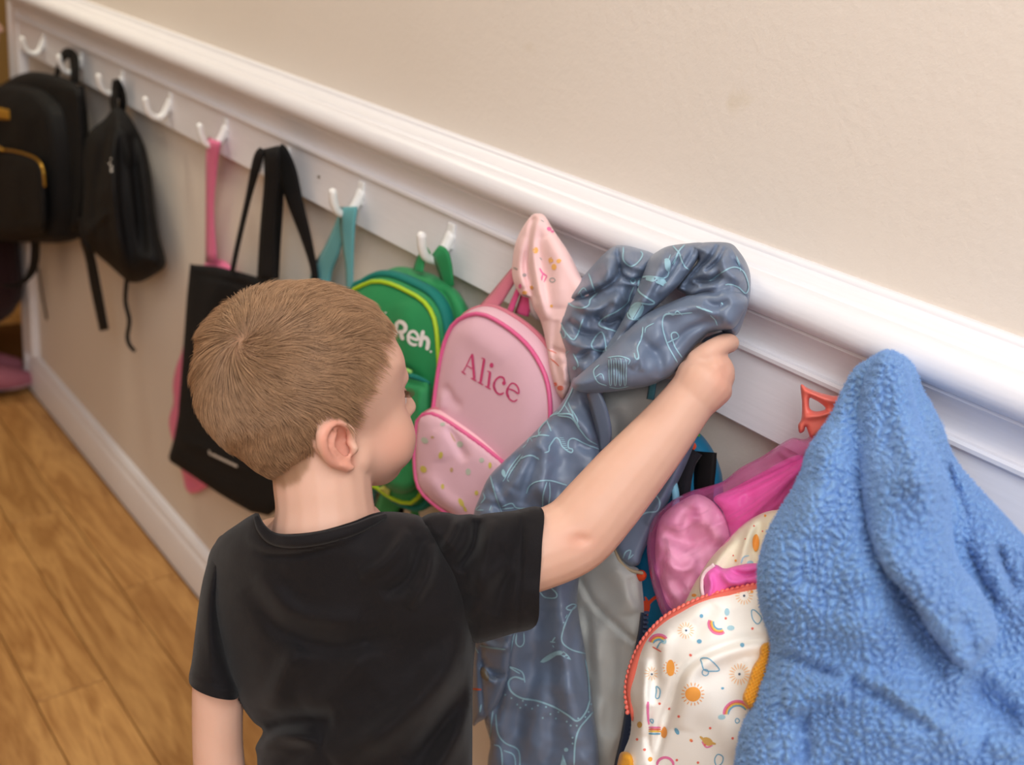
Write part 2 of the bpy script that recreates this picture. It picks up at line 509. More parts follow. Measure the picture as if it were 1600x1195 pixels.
M_OCHRE = plain('ochre wall paint', (196, 158, 96), 0.7, 0.2, bump=0.2)
M_CEIL = plain('white ceiling paint', (236, 232, 224), 0.8, 0.2)
M_OAK, nt, b = new_mat('oak laminate'); N, L = nt.nodes, nt.links
tc = N.new('ShaderNodeTexCoord'); oi = N.new('ShaderNodeObjectInfo')
vm = N.new('ShaderNodeVectorMath'); vm.operation = 'SCALE'; vm.inputs['Scale'].default_value = 40
cb = N.new('ShaderNodeCombineXYZ')
for k in range(3): L.new(oi.outputs['Random'], cb.inputs[k])
L.new(cb.outputs[0], vm.inputs[0])
ad = N.new('ShaderNodeVectorMath'); ad.operation = 'ADD'
L.new(tc.outputs['Object'], ad.inputs[0]); L.new(vm.outputs[0], ad.inputs[1])
mp = N.new('ShaderNodeMapping'); mp.inputs['Scale'].default_value = (1, 0.13, 1); L.new(ad.outputs[0], mp.inputs['Vector'])
g1 = N.new('ShaderNodeTexNoise'); g1.inputs['Scale'].default_value = 16; g1.inputs['Detail'].default_value = 3; g1.inputs['Distortion'].default_value = 0.8
g2 = N.new('ShaderNodeTexNoise'); g2.inputs['Scale'].default_value = 160; g2.inputs['Detail'].default_value = 4
L.new(mp.outputs['Vector'], g1.inputs['Vector']); L.new(mp.outputs['Vector'], g2.inputs['Vector'])
sn = N.new('ShaderNodeMath'); sn.operation = 'MULTIPLY'; sn.inputs[1].default_value = 9
L.new(g1.outputs['Fac'], sn.inputs[0])
pp = N.new('ShaderNodeMath'); pp.operation = 'PINGPONG'; pp.inputs[1].default_value = 1; L.new(sn.outputs[0], pp.inputs[0])
a2 = N.new('ShaderNodeMath'); a2.operation = 'MULTIPLY_ADD'; a2.inputs[1].default_value = 0.55; L.new(g2.outputs['Fac'], a2.inputs[0]); 
sc2 = N.new('ShaderNodeMath'); sc2.operation = 'MULTIPLY'; sc2.inputs[1].default_value = 0.45; L.new(pp.outputs[0], sc2.inputs[0]); L.new(sc2.outputs[0], a2.inputs[2])
cr = N.new('ShaderNodeValToRGB'); cr.color_ramp.elements[0].position = 0.15; cr.color_ramp.elements[0].color = lin((156, 106, 55)); cr.color_ramp.elements[1].position = 0.8; cr.color_ramp.elements[1].color = lin((203, 153, 92))
L.new(a2.outputs[0], cr.inputs['Fac'])
hv = N.new('ShaderNodeHueSaturation'); rr = N.new('ShaderNodeMapRange'); rr.inputs['To Min'].default_value = 0.86; rr.inputs['To Max'].default_value = 1.1
L.new(oi.outputs['Random'], rr.inputs['Value']); L.new(rr.outputs[0], hv.inputs['Value']); L.new(cr.outputs['Color'], hv.inputs['Color']); L.new(hv.outputs['Color'], b.inputs['Base Color'])
b.inputs['Roughness'].default_value = 0.42; b.inputs['Specular IOR Level'].default_value = 0.4
M_GAP = plain('dark joint', (96, 62, 32), 0.8, 0.1)

def struct(name, vf, m, smooth=False):
    o = mk(name, vf[0], vf[1], m, None, smooth=smooth); o['kind'] = 'structure'; return o
Y0, YC = -1.3, 2.655
struct('wall_right', box_vf(0, 0.12, Y0, YC, 0, 2.5), M_WALL)
struct('wall_left', box_vf(-1.75, -1.63, Y0, 5.0, 0, 2.5), M_WALL)
struct('wall_near', box_vf(-1.75, 0.12, Y0-0.1, Y0, 0, 2.5), M_WALL)
struct('wall_far', box_vf(-1.75, 1.8, 4.9, 5.0, 0, 2.5), M_OCHRE)
struct('wall_side', box_vf(0.9, 1.0, YC, 4.9, 0, 2.5), M_OCHRE)
struct('ceiling', box_vf(-1.75, 1.8, Y0-0.1, 5.0, 2.5, 2.6), M_CEIL)
def extrude_profile(prof, y0, y1):
    n = len(prof); v = [(-a, y0, z) for a, z in prof]+[(-a, y1, z) for a, z in prof]
    f = [(i, (i+1) % n, n+(i+1) % n, n+i) for i in range(n)]+[tuple(range(n))[::-1], tuple(range(n, 2*n))]
    return v, f
def arc(c, r, a0, a1, n=6):
    return [(c[0]+r*math.cos(math.radians(a0+(a1-a0)*i/n)), c[1]+r*math.sin(math.radians(a0+(a1-a0)*i/n))) for i in range(n+1)]
rail_prof = [(-0.001, 1.083), (0.006, 1.0835)]+arc((0.0065, 1.079), 0.0042, 80, -10, 4)+[(0.012, 1.0765), (0.026, 1.0705), (0.0275, 1.0680), (0.029, 1.0670), (0.032, 1.0672)] \
    + arc((0.0335, 1.0505), 0.0165, 75, -70, 10)+[(0.036, 1.0335), (0.033, 1.0325), (0.0335, 1.0300)]+[(0.030, 1.0275), (0.0245, 1.020), (0.021, 1.012), (0.0195, 1.004), (0.0195, 0.9985), (-0.001, 0.9985)]
t1 = struct('trim_1', extrude_profile(rail_prof, Y0, YC-0.035), M_TRIM, True)
board_prof = [(-0.001, 0.9985), (0.0255, 0.9985), (0.0268, 0.996), (0.0262, 0.9925), (0.0225, 0.990), (0.0205, 0.9885), (0.020, 0.985), (0.020, 0.9225), (0.0185, 0.921), (-0.001, 0.921)]
t2 = struct('trim_2', extrude_profile(board_prof, Y0, YC-0.05), M_TRIM, True)
for t in (t1, t2):
    md = t.modifiers.new('es', 'EDGE_SPLIT'); md.split_angle = math.radians(32)
skirt_prof = [(-0.001, 0.0), (0.018, 0.0), (0.018, 0.078), (0.016, 0.084), (0.0135, 0.088), (0.014, 0.094), (0.011, 0.104), (0.006, 0.110), (-0.001, 0.112)]
t3 = struct('baseboard_right', extrude_profile(skirt_prof, Y0, YC), M_TRIM, True)
md = t3.modifiers.new('es', 'EDGE_SPLIT'); md.split_angle = math.radians(32)
o = struct('trim_3', box_vf(-0.022, 0.125, YC, YC+0.022, 0, 2.5), M_TRIM); bevel(o, 0.003)
o = struct('trim_4', box_vf(-0.022, 0.0, YC-0.06, YC, 0.112, 2.5), M_TRIM); bevel(o, 0.003)
# little screw hole in the hook board
hp = at_off([(499, 276)], 0.0206)[0]
o = mk('screw_hole', *tube('x', [hp-[0.001, 0, 0], hp+[0.0006, 0, 0]], [0.0022, 0.0022], None, sub=1, raw=True), plain('dark screw', (120, 110, 100), 0.5), t2)
# the floor and its planks
floor = struct('floor', box_vf(-1.75, 1.8, Y0, 5.0, -0.05, -0.0035), M_GAP)
PW, PL = 0.118, 0.92
def plank_mesh():
    w_, l_, c = PW/2-0.0009, PL/2-0.0009, 0.0014
    v = [(-w_, -l_, -0.0034), (w_, -l_, -0.0034), (w_, l_, -0.0034), (-w_, l_, -0.0034), (-w_, -l_, -c), (w_, -l_, -c), (w_, l_, -c), (-w_, l_, -c),
         (-w_+c, -l_+c, 0), (w_-c, -l_+c, 0), (w_-c, l_-c, 0), (-w_+c, l_-c, 0)]
    f = [(0, 3, 2, 1), (0, 1, 5, 4), (1, 2, 6, 5), (2, 3, 7, 6), (3, 0, 4, 7), (4, 5, 9, 8), (5, 6, 10, 9), (6, 7, 11, 10), (7, 4, 8, 11), (8, 9, 10, 11)]
    me = bpy.data.meshes.new('plank'); me.from_pydata(v, [], f); me.materials.append(M_OAK); return me
PM = plank_mesh()
for i in range(-2, 15):
    x = -0.02-PW*(i+0.5)
    if x < -1.62: continue
    for j in range(9):
        y = Y0+PL*(j-0.3)+(i*0.37 % 1.0)*PL
        if y < Y0-0.4 or y > 4.9: continue
        if i < 0 and y < YC+0.3: continue
        o = bpy.data.objects.new('plank', PM); COL.objects.link(o); o.location = (x, y, 0); o.parent = floor

# ------------------------------------------------------------------ coat hooks
M_HOOK = plain('white glossy plastic', (244, 243, 242), 0.22, 0.5)
def hook_parts(y):
    root = thing('coat_hook', (-0.02, y, 0.93), 'x', 'hook')
    P = [(-0.0215, y, 0.968), (-0.026, y, 0.957), (-0.0335, y, 0.944), (-0.044, y, 0.9395), (-0.0555, y, 0.944), (-0.0625, y, 0.956), (-0.0655, y, 0.970)]
    obj = tube('hook_arm', P, [0.0066, 0.0062, 0.0058, 0.0058, 0.0056, 0.0054, 0.0056], M_HOOK, root, n=12, sub=6, flat=1.25, flatdir=(0, 1, 0))
    v, f = box_vf(-0.0238, -0.0198, y-0.007, y+0.007, 0.952, 0.984)
    bl = mk('back_plate', v, f, M_HOOK, root, smooth=False); bevel(bl, 0.002, 2)
    return root
def copy_thing(src, loc):
    r = src.copy(); COL.objects.link(r); r.location = loc
    for ch in list(src.children):
        c = ch.copy(); COL.objects.link(c); c.parent = r
    return r
hook_ys = [2.408, 2.165, 1.94, 1.715, 1.495, 1.29, 1.087, 0.886, 0.683, 0.478, 0.273]
hook_labels = ['empty white plastic coat hook at the far end, by the corner', 'white plastic coat hook holding the big black backpack with the gold zip',
  'white plastic coat hook holding the small black drawstring backpack', 'empty white plastic coat hook between the small black bag and the pink strap',
  'white plastic coat hook holding the thin pink strap', 'white plastic coat hook under the black tote bag handles', 'white plastic coat hook holding the teal strap',
  'white plastic coat hook holding the green backpack loop', 'white plastic coat hook hidden behind the pale pink floral hood', 'white plastic coat hook behind the grey blue jacket hood',
  'white plastic coat hook under the blue fleece']
h0 = hook_parts(hook_ys[0]); h0['label'] = hook_labels[0]; h0['group'] = 'white coat hooks on the board'
for y, lb in zip(hook_ys[1:], hook_labels[1:]):
    r = copy_thing(h0, (-0.02, y, 0.93)); r['label'] = lb
# ================================================================== bags on the far hooks
M_BLACK = cloth_mat('black nylon', (12, 11, 12), 0.75, 0.0, weave=0.3, var=0.2, var_scale=18, bump2=0.25, bump2_scale=30)
M_BLACK2 = cloth_mat('black cotton canvas', (16, 15, 17), 0.9, 0.0, weave=0.4, var=0.2, var_scale=25)
M_GOLD = plain('gold metal zip', (196, 150, 60), 0.35, 0.5, 0.8)
M_GOLDP = plain('gold label', (190, 140, 40), 0.45, 0.5, 0.3)
M_WHITEINK = plain('white ink', (225, 220, 216), 0.7, 0.2)
def piping(name, poly, fld, r, m, parent, lift=0.002, closed=True):
    poly = np.asarray(poly, float)
    P = at_off(poly, field(fld, poly)+lift)
    if closed: P = P[::3]
    return tube(name, P, r, m, parent, n=8, closed=closed, sub=1 if closed else 1)

# --- large black backpack with the gold zip
bp1 = thing('backpack', at_off([(60, 372)], 0.06)[0], 'large black backpack with a gold zip and gold plaque, first bag from the corner', 'backpack')
out = [(-45, 160), (-20, 143), (0, 139), (39, 143), (60, 157), (75, 178), (82, 230), (84, 300), (82, 350), (72, 374), (20, 372), (-40, 370), (-52, 300), (-52, 220)]
body, pl = bag_shell('bag_body', out, 0.118, 0.045, M_BLACK, bp1, bulge=0.012, R=35, folds=[([(20, 150), (40, 200), (30, 230)], 14, 0.004), ([(60, 190), (66, 300)], 8, -0.004)], round_=0.012)
cloth('back_panel', [(-20, 140), (0, 133), (26, 118), (52, 112), (86, 117), (109, 125), (127, 139), (132, 168), (136, 250), (131, 340), (123, 363), (104, 373), (86, 377), (47, 370), (0, 368), (-30, 300)], 0.062, 0.03, 22, M_BLACK, bp1, back=0.02, folds=[([(112, 140), (118, 250), (110, 360)], 7, -0.005)])
cloth('front_pocket', [(-45, 238), (0, 233), (30, 237), (58, 247), (69, 266), (74, 320), (72, 355), (55, 366), (-40, 366), (-50, 300)], 0.13, 0.016, 18, M_BLACK, bp1, folds=[([(20, 260), (30, 340)], 15, 0.004)])
zp = [(-40, 236, 0.139), (0, 234, 0.140), (30, 238, 0.140), (56, 248, 0.140), (67, 264, 0.139), (70, 290, 0.138)]
cord('zip', zp, 0.0028, M_GOLD, bp1)
cord('zip_puller', [(-4, 229, 0.146), (4, 234, 0.147)], 0.004, M_GOLD, bp1, sub=1)
cloth('name_plaque', [(-8, 168), (16, 170), (16, 188), (-8, 186)], 0.131, 0.004, 3, M_GOLDP, bp1, step=2.5, smooth_outline=False)
strap('carry_handle', [(88, 120, 0.05, 8), (95, 97, 0.047, 11), (104, 83, 0.043, 16), (114, 88, 0.043, 16), (117, 105, 0.047, 15), (117, 130, 0.05, 15)], 0.003, M_BLACK, bp1)
strap('side_strap', [(120, 135, 0.05, 22), (128, 180, 0.045, 18), (132, 240, 0.04, 15), (128, 330, 0.035, 14)], 0.005, M_BLACK, bp1)
cord('strap_buckle', [(124, 226, 0.058), (125, 234, 0.058)], 0.004, M_GOLD, bp1, sub=1)
strap('hanging_strap', [(54, 362, 0.07, 14), (55, 395, 0.07, 15), (51, 420, 0.072, 14), (40, 437, 0.085, 9), (24, 446, 0.10, 6), (4, 446, 0.12, 5)], 0.003, M_BLACK, bp1)
cord('strap_shadow', [(60, 420, 0.012), (66, 460, 0.012), (73, 498, 0.012)], 0.0025, M_BLACK, bp1)  # black cord standing in for the strap's shadow on the wall

# --- small black drawstring backpack
bp2 = thing('backpack', at_off([(200, 440)], 0.05)[0], 'small pointed black backpack with loose dangling straps, second bag from the corner', 'backpack')
out = [(177, 168), (187, 168), (198, 176), (213, 200), (226, 228), (236, 272), (241, 320), (249, 370), (259, 412), (240, 430), (221, 440), (203, 441), (190, 432), (168, 412), (148, 395), (133, 380), (127, 362), (130, 300), (131, 232), (140, 206), (163, 186)]
body2 = cloth('bag_body', out, [(180, 170, 0.045), (130, 300, 0.085), (200, 440, 0.06), (255, 400, 0.03), (235, 270, 0.03), (160, 300, 0.08)], 0.035, 40, M_BLACK, bp2,
      folds=[([(184, 175), (176, 240), (180, 330), (198, 436)], 10, 0.016), ([(170, 200), (150, 300), (150, 390)], 8, -0.008), ([(205, 210), (215, 300), (225, 400)], 9, -0.010), ([(170, 330), (150, 350), (135, 370)], 6, 0.006), ([(190, 190), (205, 260)], 7, 0.007)], back=0.02)
strap('hanging_loop', [(180, 176, 0.05, 12), (178, 158, 0.046, 13), (180, 142, 0.044, 13), (181, 124, 0.046, 11)], 0.003, M_BLACK, bp2)
strap('hanging_loop', [(181, 124, 0.043, 11), (188, 140, 0.040, 13), (192, 158, 0.036, 12), (190, 176, 0.034, 12)], 0.003, M_BLACK, bp2)
strap('shoulder_strap', [(128, 340, 0.09, 14), (133, 375, 0.09, 16), (141, 402, 0.085, 16), (150, 450, 0.08, 17), (163, 516, 0.08, 15)], 0.003, M_BLACK, bp2)
strap('shoulder_strap', [(140, 372, 0.10, 9), (133, 350, 0.105, 8), (128, 372, 0.105, 8), (140, 392, 0.10, 8)], 0.003, M_BLACK, bp2)
cord('pull_cord', [(198, 436, 0.06), (196, 470, 0.06), (202, 500, 0.06), (199, 525, 0.06), (202, 538, 0.06), (209, 547, 0.06)], 0.0042, M_BLACK, bp2)
sk = Skin([body2])
print_on('print', sk, [([(166, 232), (164, 237)], 4), ([(171, 246), (174, 251), (171, 256), (175, 262), (174, 269)], 4.5), ([(174, 247), (171, 258)], 3)], M_WHITEINK, bp2)

# --- pink string bag behind the tote
M_PINKB = cloth_mat('pink nylon', (232, 120, 160), 0.6, 0.1, weave=0.2, var=0.06, bump2=0.3)
pb = thing('string_bag', at_off([(300, 765)], 0.02)[0], 'pink string bag on a thin pink strap, mostly hidden behind the black tote', 'bag')
strap('strap', [(331, 410, 0.022, 17), (329, 330, 0.03, 11), (331, 265, 0.040, 17), (334, 226, 0.050, 21), (336, 219, 0.046, 20)], 0.002, M_PINKB, pb)
strap('strap', [(337, 219, 0.043, 19), (332, 240, 0.030, 20), (326, 300, 0.018, 9), (325, 410, 0.012, 8)], 0.002, M_PINKB, pb)
cloth('pouch', [(330, 405), (370, 450), (370, 740), (330, 757), (312, 768), (298, 771), (290, 763), (285, 742), (274, 700), (267, 680), (264, 655), (271, 628), (270, 600), (276, 570), (285, 545), (310, 440)], 0.013, 0.007, 18, M_PINKB, pb, wrinkle=[(14, 0.002, 3)],
      folds=[([(295, 745), (300, 760)], 4, -0.004)])

# --- black tote bag
tt = thing('tote_bag', at_off([(350, 780)], 0.03)[0], 'flat black canvas tote bag with long handles, hanging behind the boy', 'bag')
out = [(297, 412), (305, 413.5), (338, 416), (372, 424), (400, 432), (440, 440), (472, 450), (470, 520), (466, 600), (458, 700), (440, 790), (420, 806), (408, 803), (392, 800), (365, 785), (340, 770), (300, 743), (266, 721), (263, 715), (272, 684), (278, 650), (285, 560), (292, 462)]
tote = cloth('bag_body', out, [(297, 412, 0.035), (263, 715, 0.04), (400, 800, 0.05), (470, 500, 0.040)], 0.009, 18, M_BLACK2, tt, smooth_outline=False,
      folds=[([(300, 428), (345, 436), (400, 450)], 5, -0.003), ([(350, 420), (330, 470), (310, 560)], 16, 0.006), ([(276, 690), (320, 700), (400, 740)], 10, 0.004), ([(390, 440), (350, 520), (340, 640)], 18, -0.005)])
strap('handle', [(363, 424, 0.045, 8), (372, 380, 0.046, 8.5), (388, 310, 0.055, 10), (399, 264, 0.070, 15), (405, 242, 0.074, 15), (411, 233, 0.072, 11)], 0.002, M_BLACK2, tt)
strap('handle', [(417, 436, 0.047, 31), (418, 390, 0.048, 28), (420, 340, 0.055, 25), (424, 290, 0.064, 24), (425, 250, 0.072, 25), (424, 235, 0.070, 26), (423, 230, 0.062, 26)], 0.002, M_BLACK2, tt)
strap('handle', [(433, 233, 0.046, 22), (440, 240, 0.046, 24), (449, 270, 0.043, 30), (461, 315, 0.040, 25), (478, 370, 0.038, 17), (490, 418, 0.036, 11), (493, 450, 0.036, 12)], 0.002, M_BLACK2, tt)
strap('handle', [(430, 436, 0.036, 12), (432, 380, 0.037, 14), (434, 320, 0.038, 18), (434, 270, 0.042, 20), (432, 234, 0.044, 20)], 0.002, M_BLACK2, tt)
sk = Skin([tote])
wr = [([(327, 703), (328, 709), (331, 710)], 2.4)]
for i in range(9):
    u = 332+i*4.4; v = 707.5+i*2.1
    wr.append(([(u, v), (u+1, v+5), (u+2.4, v+2.2), (u+3.4, v+5.6)], 1.9))
print_on('print', sk, wr, M_WHITEINK, tt, step=1.2)

# --- teal bag behind the head
M_TEAL = cloth_mat('teal cotton', (96, 160, 166), 0.8, 0.1, weave=0.3, var=0.08)
tb = thing('tote_bag', at_off([(540, 795)], 0.03)[0], 'teal fabric bag hanging by its strap behind the head of the boy', 'bag')
strap('handle', [(546, 452, 0.052, 12), (546, 420, 0.052, 13), (544, 385, 0.052, 19), (543, 350, 0.052, 25), (545, 328, 0.050, 27), (545, 323, 0.046, 26)], 0.002, M_TEAL, tb)
strap('handle', [(541, 326, 0.042, 20), (532, 350, 0.038, 17), (519, 390, 0.034, 26), (503, 425, 0.030, 32), (496, 470, 0.03, 34)], 0.002, M_TEAL, tb)
cloth('bag_body', [(475, 452), (530, 452), (562, 480), (580, 560), (590, 700), (589, 770), (580, 798), (540, 802), (480, 790), (465, 600)], 0.026, 0.016, 20, M_TEAL, tb, folds=[([(520, 460), (530, 600)], 15, 0.004)])

# --- green backpack
M_GREEN = cloth_mat('green polyester', (38, 138, 82), 0.6, 0.1, weave=0.35, var=0.1, bump2=0.2, bump2_scale=40)
M_LIME = plain('lime piping', (170, 205, 40), 0.5, 0.4)
M_LIMEP = plain('pale lime piping', (150, 205, 110), 0.5, 0.4)
M_DTEAL = cloth_mat('teal webbing', (16, 120, 110), 0.7, 0.05, weave=0.4)
gb = thing('backpack', at_off([(620, 790)], 0.06)[0], 'green backpack with lime piping and white lettering', 'backpack')
out = [(545, 462), (559, 450), (578, 440.5), (597, 440), (616, 445.5), (640, 457), (660, 469), (674, 487), (681, 509), (684.5, 546), (686, 580), (684, 615), (678, 660), (668, 730), (658, 770), (642, 786), (625, 784), (605, 774), (590, 762), (560, 740), (540, 640), (535, 540)]
gf = [(560, 450, 0.080), (660, 469, 0.078), (620, 780, 0.102), (684, 600, 0.080)]
gbody, gpl = bag_shell('bag_body', out, gf, 0.022, M_GREEN, gb, bulge=0.010, R=45, round_=0.012,
      folds=[([(640, 470), (650, 520), (648, 570)], 16, 0.004), ([(610, 560), (640, 575), (668, 592)], 5, -0.005), ([(600, 600), (620, 680), (630, 760)], 16, 0.004)])
piping('piping', gpl, gf, 0.0028, M_LIME, gb)
# teal zip band round the gusset, set back from the front edge
zb = [q for q in spline(out, 6, True)]
zb = np.array(zb); fz = field(gf, zb); Pz = at_off(zb, fz); Pz[:, 0] += 0.014
cz = Pz.mean(0); dz = Pz-cz; dz[:, 0] = 0; dz /= np.linalg.norm(dz, axis=1)[:, None]; Pz = Pz+dz*0.0085
cloth('back_panel', [(572, 458), (588, 432), (615, 418), (640, 418), (678, 429), (703, 444), (721, 462), (733, 490), (735, 540), (722, 600), (690, 640), (640, 640), (585, 560)], 0.036, 0.022, 24, M_GREEN, gb, back=0.015, folds=[([(690, 450), (702, 500), (700, 560)], 7, -0.006), ([(600, 430), (640, 432), (680, 446)], 6, 0.003)])
tube('zip_band', Pz[::2], 0.005, M_DTEAL, gb, n=8, closed=True, sub=1, flat=1.7, flatdir=(1, 0, 0))
cloth('front_pocket', [(590, 572), (640, 582), (662, 592), (673, 601), (674, 650), (664, 720), (650, 762), (620, 770), (590, 740), (575, 640)], [(600, 580, 0.092), (670, 600, 0.088), (620, 760, 0.112)], 0.014, 18, M_GREEN, gb,
      folds=[([(655, 605), (652, 660), (640, 720)], 5, 0.004), ([(600, 590), (640, 598), (670, 606)], 5, -0.004)])
strap('zip_band', [(600, 578, 0.101, 9), (635, 586, 0.101, 9), (655, 592, 0.098, 9), (671, 600, 0.092, 7)], 0.004, M_DTEAL, gb)
cord('piping', [(600, 566, 0.102), (625, 574, 0.102), (641, 581, 0.100)], 0.0028, M_LIMEP, gb)
strap('hanging_loop', [(653, 424, 0.055, 17), (657, 408, 0.052, 15), (663, 396, 0.048, 13), (671, 391, 0.042, 11)], 0.003, M_GREEN, gb)
strap('hanging_loop', [(680, 391, 0.047, 20), (688, 398, 0.048, 27), (694, 415, 0.046, 25), (699, 437, 0.043, 20), (701, 448, 0.04, 18)], 0.003, M_GREEN, gb)
strap('shoulder_strap', [(612, 778, 0.06, 38), (603, 800, 0.06, 36), (600, 840, 0.055, 34)], 0.004, M_GREEN, gb)
strap('shoulder_strap', [(645, 775, 0.05, 14), (648, 800, 0.05, 13), (652, 840, 0.05, 13)], 0.004, M_GREEN, gb)
strap('strap_webbing', [(625, 785, 0.04, 16), (622, 810, 0.04, 16), (620, 840, 0.04, 16)], 0.003, M_BLACK, gb)
M_TAGP = cloth_mat('pale lime label', (196, 206, 110), 0.7, 0.0)
cloth('label', [(590, 764), (604, 755), (612, 762), (608, 776)], 0.106, 0.003, 4, M_TAGP, gb, step=2.5, smooth_outline=False)
sk = Skin([gbody])
def zm(x, y, o=(590, 470), s=10.864): return (o[0]+x/s, o[1]+y/s)
wd = 6.2
let = [([zm(345, 355), zm(325, 480), zm(310, 610)], wd),
       ([zm(345, 355), zm(420, 360), zm(480, 420), zm(480, 490), zm(430, 530), zm(360, 520)], wd),
       ([zm(400, 540), zm(430, 620), zm(448, 665)], wd),
       ([zm(540, 600), zm(620, 640), zm(690, 655), zm(690, 585), zm(630, 520), zm(560, 535), zm(530, 610), zm(550, 700), zm(620, 745), zm(680, 735)], 4.6),
       ([zm(783, 500), zm(755, 640), zm(728, 780)], wd),
       ([zm(757, 650), zm(820, 620), zm(865, 680), zm(860, 760), zm(845, 835)], wd),
       ([zm(205, 400), zm(250, 440), zm(245, 560)], 4.5)]
print_on('lettering', sk, let, M_WHITEINK, gb, lift=0.0012, step=1.6, fills=[disc(zm(912, 860), 2.0, 8), disc(zm(150, 200), 1.6, 8)])

# --- pink backpack with the name
M_PINK = cloth_mat('pale pink coated fabric', (226, 182, 196), 0.5, 0.05, weave=0.25, weave_scale=900, var=0.04, bump2=0.12, bump2_scale=25)
M_PINK2 = cloth_mat('light pink gusset', (242, 192, 202), 0.5, 0.05, weave=0.2, var=0.03)
M_PIPE = plain('bright pink piping', (226, 98, 150), 0.4, 0.5)
M_STRAPP = cloth_mat('dark pink strap', (208, 120, 138), 0.7, 0.1, weave=0.3)
M_ROSE = cloth_mat('rose webbing', (214, 84, 136), 0.7, 0.1, weave=0.3)
M_LETTER = cloth_mat('rose embroidery', (206, 66, 118), 0.6, 0.1, weave=0.5, weave_scale=2500)
ab = thing('backpack', at_off([(720, 800)], 0.08)[0], 'pink backpack with a name in rose letters and a rounded front pocket', 'backpack')
out = [(668, 700), (676, 645), (681, 605), (688, 561), (696, 531), (708, 507), (726, 494), (748, 490), (771, 498), (804, 520), (829, 545), (846, 573), (856, 601), (860, 640), (857, 700), (846, 760), (825, 815), (770, 835), (715, 815), (680, 780)]
af = [(748, 490, 0.104), (856, 600, 0.102), (690, 560, 0.112), (700, 800, 0.126), (840, 780, 0.118)]
abody, apl = bag_shell('bag_body', out, af, 0.072, M_PINK, ab, bulge=0.008, R=40, round_=0.007,
      folds=[([(700, 600), (715, 625), (730, 635)], 8, -0.003), ([(735, 500), (760, 530), (800, 560)], 20, 0.002), ([(700, 610), (698, 640)], 7, 0.003)])
piping('piping', apl, af, 0.0024, M_PIPE, ab)
zb = np.array(spline(out, 6, True)); Pz = at_off(zb, field(af, zb)); Pz[:, 0] += 0.016
cz = Pz.mean(0); dz = Pz-cz; dz[:, 0] = 0; dz /= np.linalg.norm(dz, axis=1)[:, None]
tube('zip', (Pz+dz*0.0068)[::2], 0.0022, M_STRAPP, ab, n=6, closed=True, sub=1, flat=1.6, flatdir=(1, 0, 0))
pout = [(652, 658), (659, 649), (670, 645.5), (686, 650), (710, 665), (747, 691), (771, 710), (790, 727), (805, 750), (808, 790), (796, 826), (760, 838), (714, 812), (700, 803), (677, 787), (658, 768), (650, 747), (647.5, 705)]
pf = [(652, 658, 0.136), (771, 710, 0.126), (660, 770, 0.146), (790, 820, 0.134)]
psh, ppl = bag_shell('front_pocket', pout, pf, 0.108, M_PINK2, ab, bulge=0.001, R=20, round_=0.004)
pface = cloth('pocket_panel', pout, [(u, v, w_+0.0012) for u, v, w_ in pf], 0.007, 30, M_PINK, ab, back=0.001,
      folds=[([(700, 665), (718, 700), (730, 720)], 8, -0.004), ([(665, 740), (690, 775), (720, 800)], 12, 0.003), ([(680, 670), (690, 720)], 14, 0.002)])
piping('piping', ppl, pf, 0.0024, M_PIPE, ab)
zb = np.array(spline(pout, 6, True)); Pz = at_off(zb, field(pf, zb)); Pz[:, 0] += 0.012
cz = Pz.mean(0); dz = Pz-cz; dz[:, 0] = 0; dz /= np.linalg.norm(dz, axis=1)[:, None]
tube('zip', (Pz+dz*0.004)[::2], 0.0018, M_STRAPP, ab, n=6, closed=True, sub=1, flat=1.6, flatdir=(1, 0, 0))
strap('shoulder_strap', [(760, 484, 0.066, 26), (776, 465, 0.06, 24), (794, 440, 0.055, 20), (815, 415, 0.05, 18), (835, 400, 0.046, 16)], 0.004, M_STRAPP, ab)
strap('hanging_loop', [(815, 492, 0.066, 22), (824, 462, 0.062, 22), (830, 430, 0.056, 20), (838, 405, 0.046, 16)], 0.003, M_ROSE, ab)
strap('hanging_loop', [(796, 488, 0.070, 10), (806, 462, 0.066, 9), (818, 436, 0.06, 8)], 0.003, M_ROSE, ab)
sk = Skin([abody])
def za(x, y): return (700+x/9.957, 530+y/9.957)
th, tk = 1.7, 4.0
def q(*p): return [za(*a) for a in p]
let = [(q((382, 225), (300, 400), (240, 510)), th), (q((385, 225), (400, 400), (420, 620)), tk), (q((295, 405), (400, 465)), th),
       (q((215, 495), (285, 545)), 2.2), (q((365, 600), (455, 650)), 2.2),
       (q((575, 300), (545, 480), (515, 680)), tk), (q((530, 290), (585, 305)), 2.0), (q((470, 660), (560, 710)), 2.2),
       (q((665, 500), (650, 620), (635, 750)), tk), (q((620, 490), (670, 510)), 2.0), (q((585, 725), (675, 775)), 2.2),
       (q((890, 660), (870, 600), (810, 585), (745, 640), (725, 730), (760, 820), (820, 855), (880, 830)), 2.9),
       (q((735, 650), (722, 730), (752, 815)), 3.6),
       (q((960, 770), (1040, 800), (1105, 845), (1105, 770), (1060, 700), (1000, 685), (950, 740), (925, 830), (960, 920), (1030, 965), (1090, 935)), 2.3),
       (q((948, 740), (926, 830), (958, 915)), 3.8)]
print_on('lettering', sk, let, M_LETTER, ab, lift=0.0009, step=1.4, fills=[disc(za(687, 402), 3.2, 10, 4.0), disc(za(880, 680), 3.0, 10, 3.4)])
sk = Skin([pface])
M_PY = plain('yellow print', (206, 188, 96), 0.6, 0.3); M_PG = plain('grey green print', (186, 190, 176), 0.6, 0.3); M_PT = plain('tan print', (196, 160, 120), 0.6, 0.3)
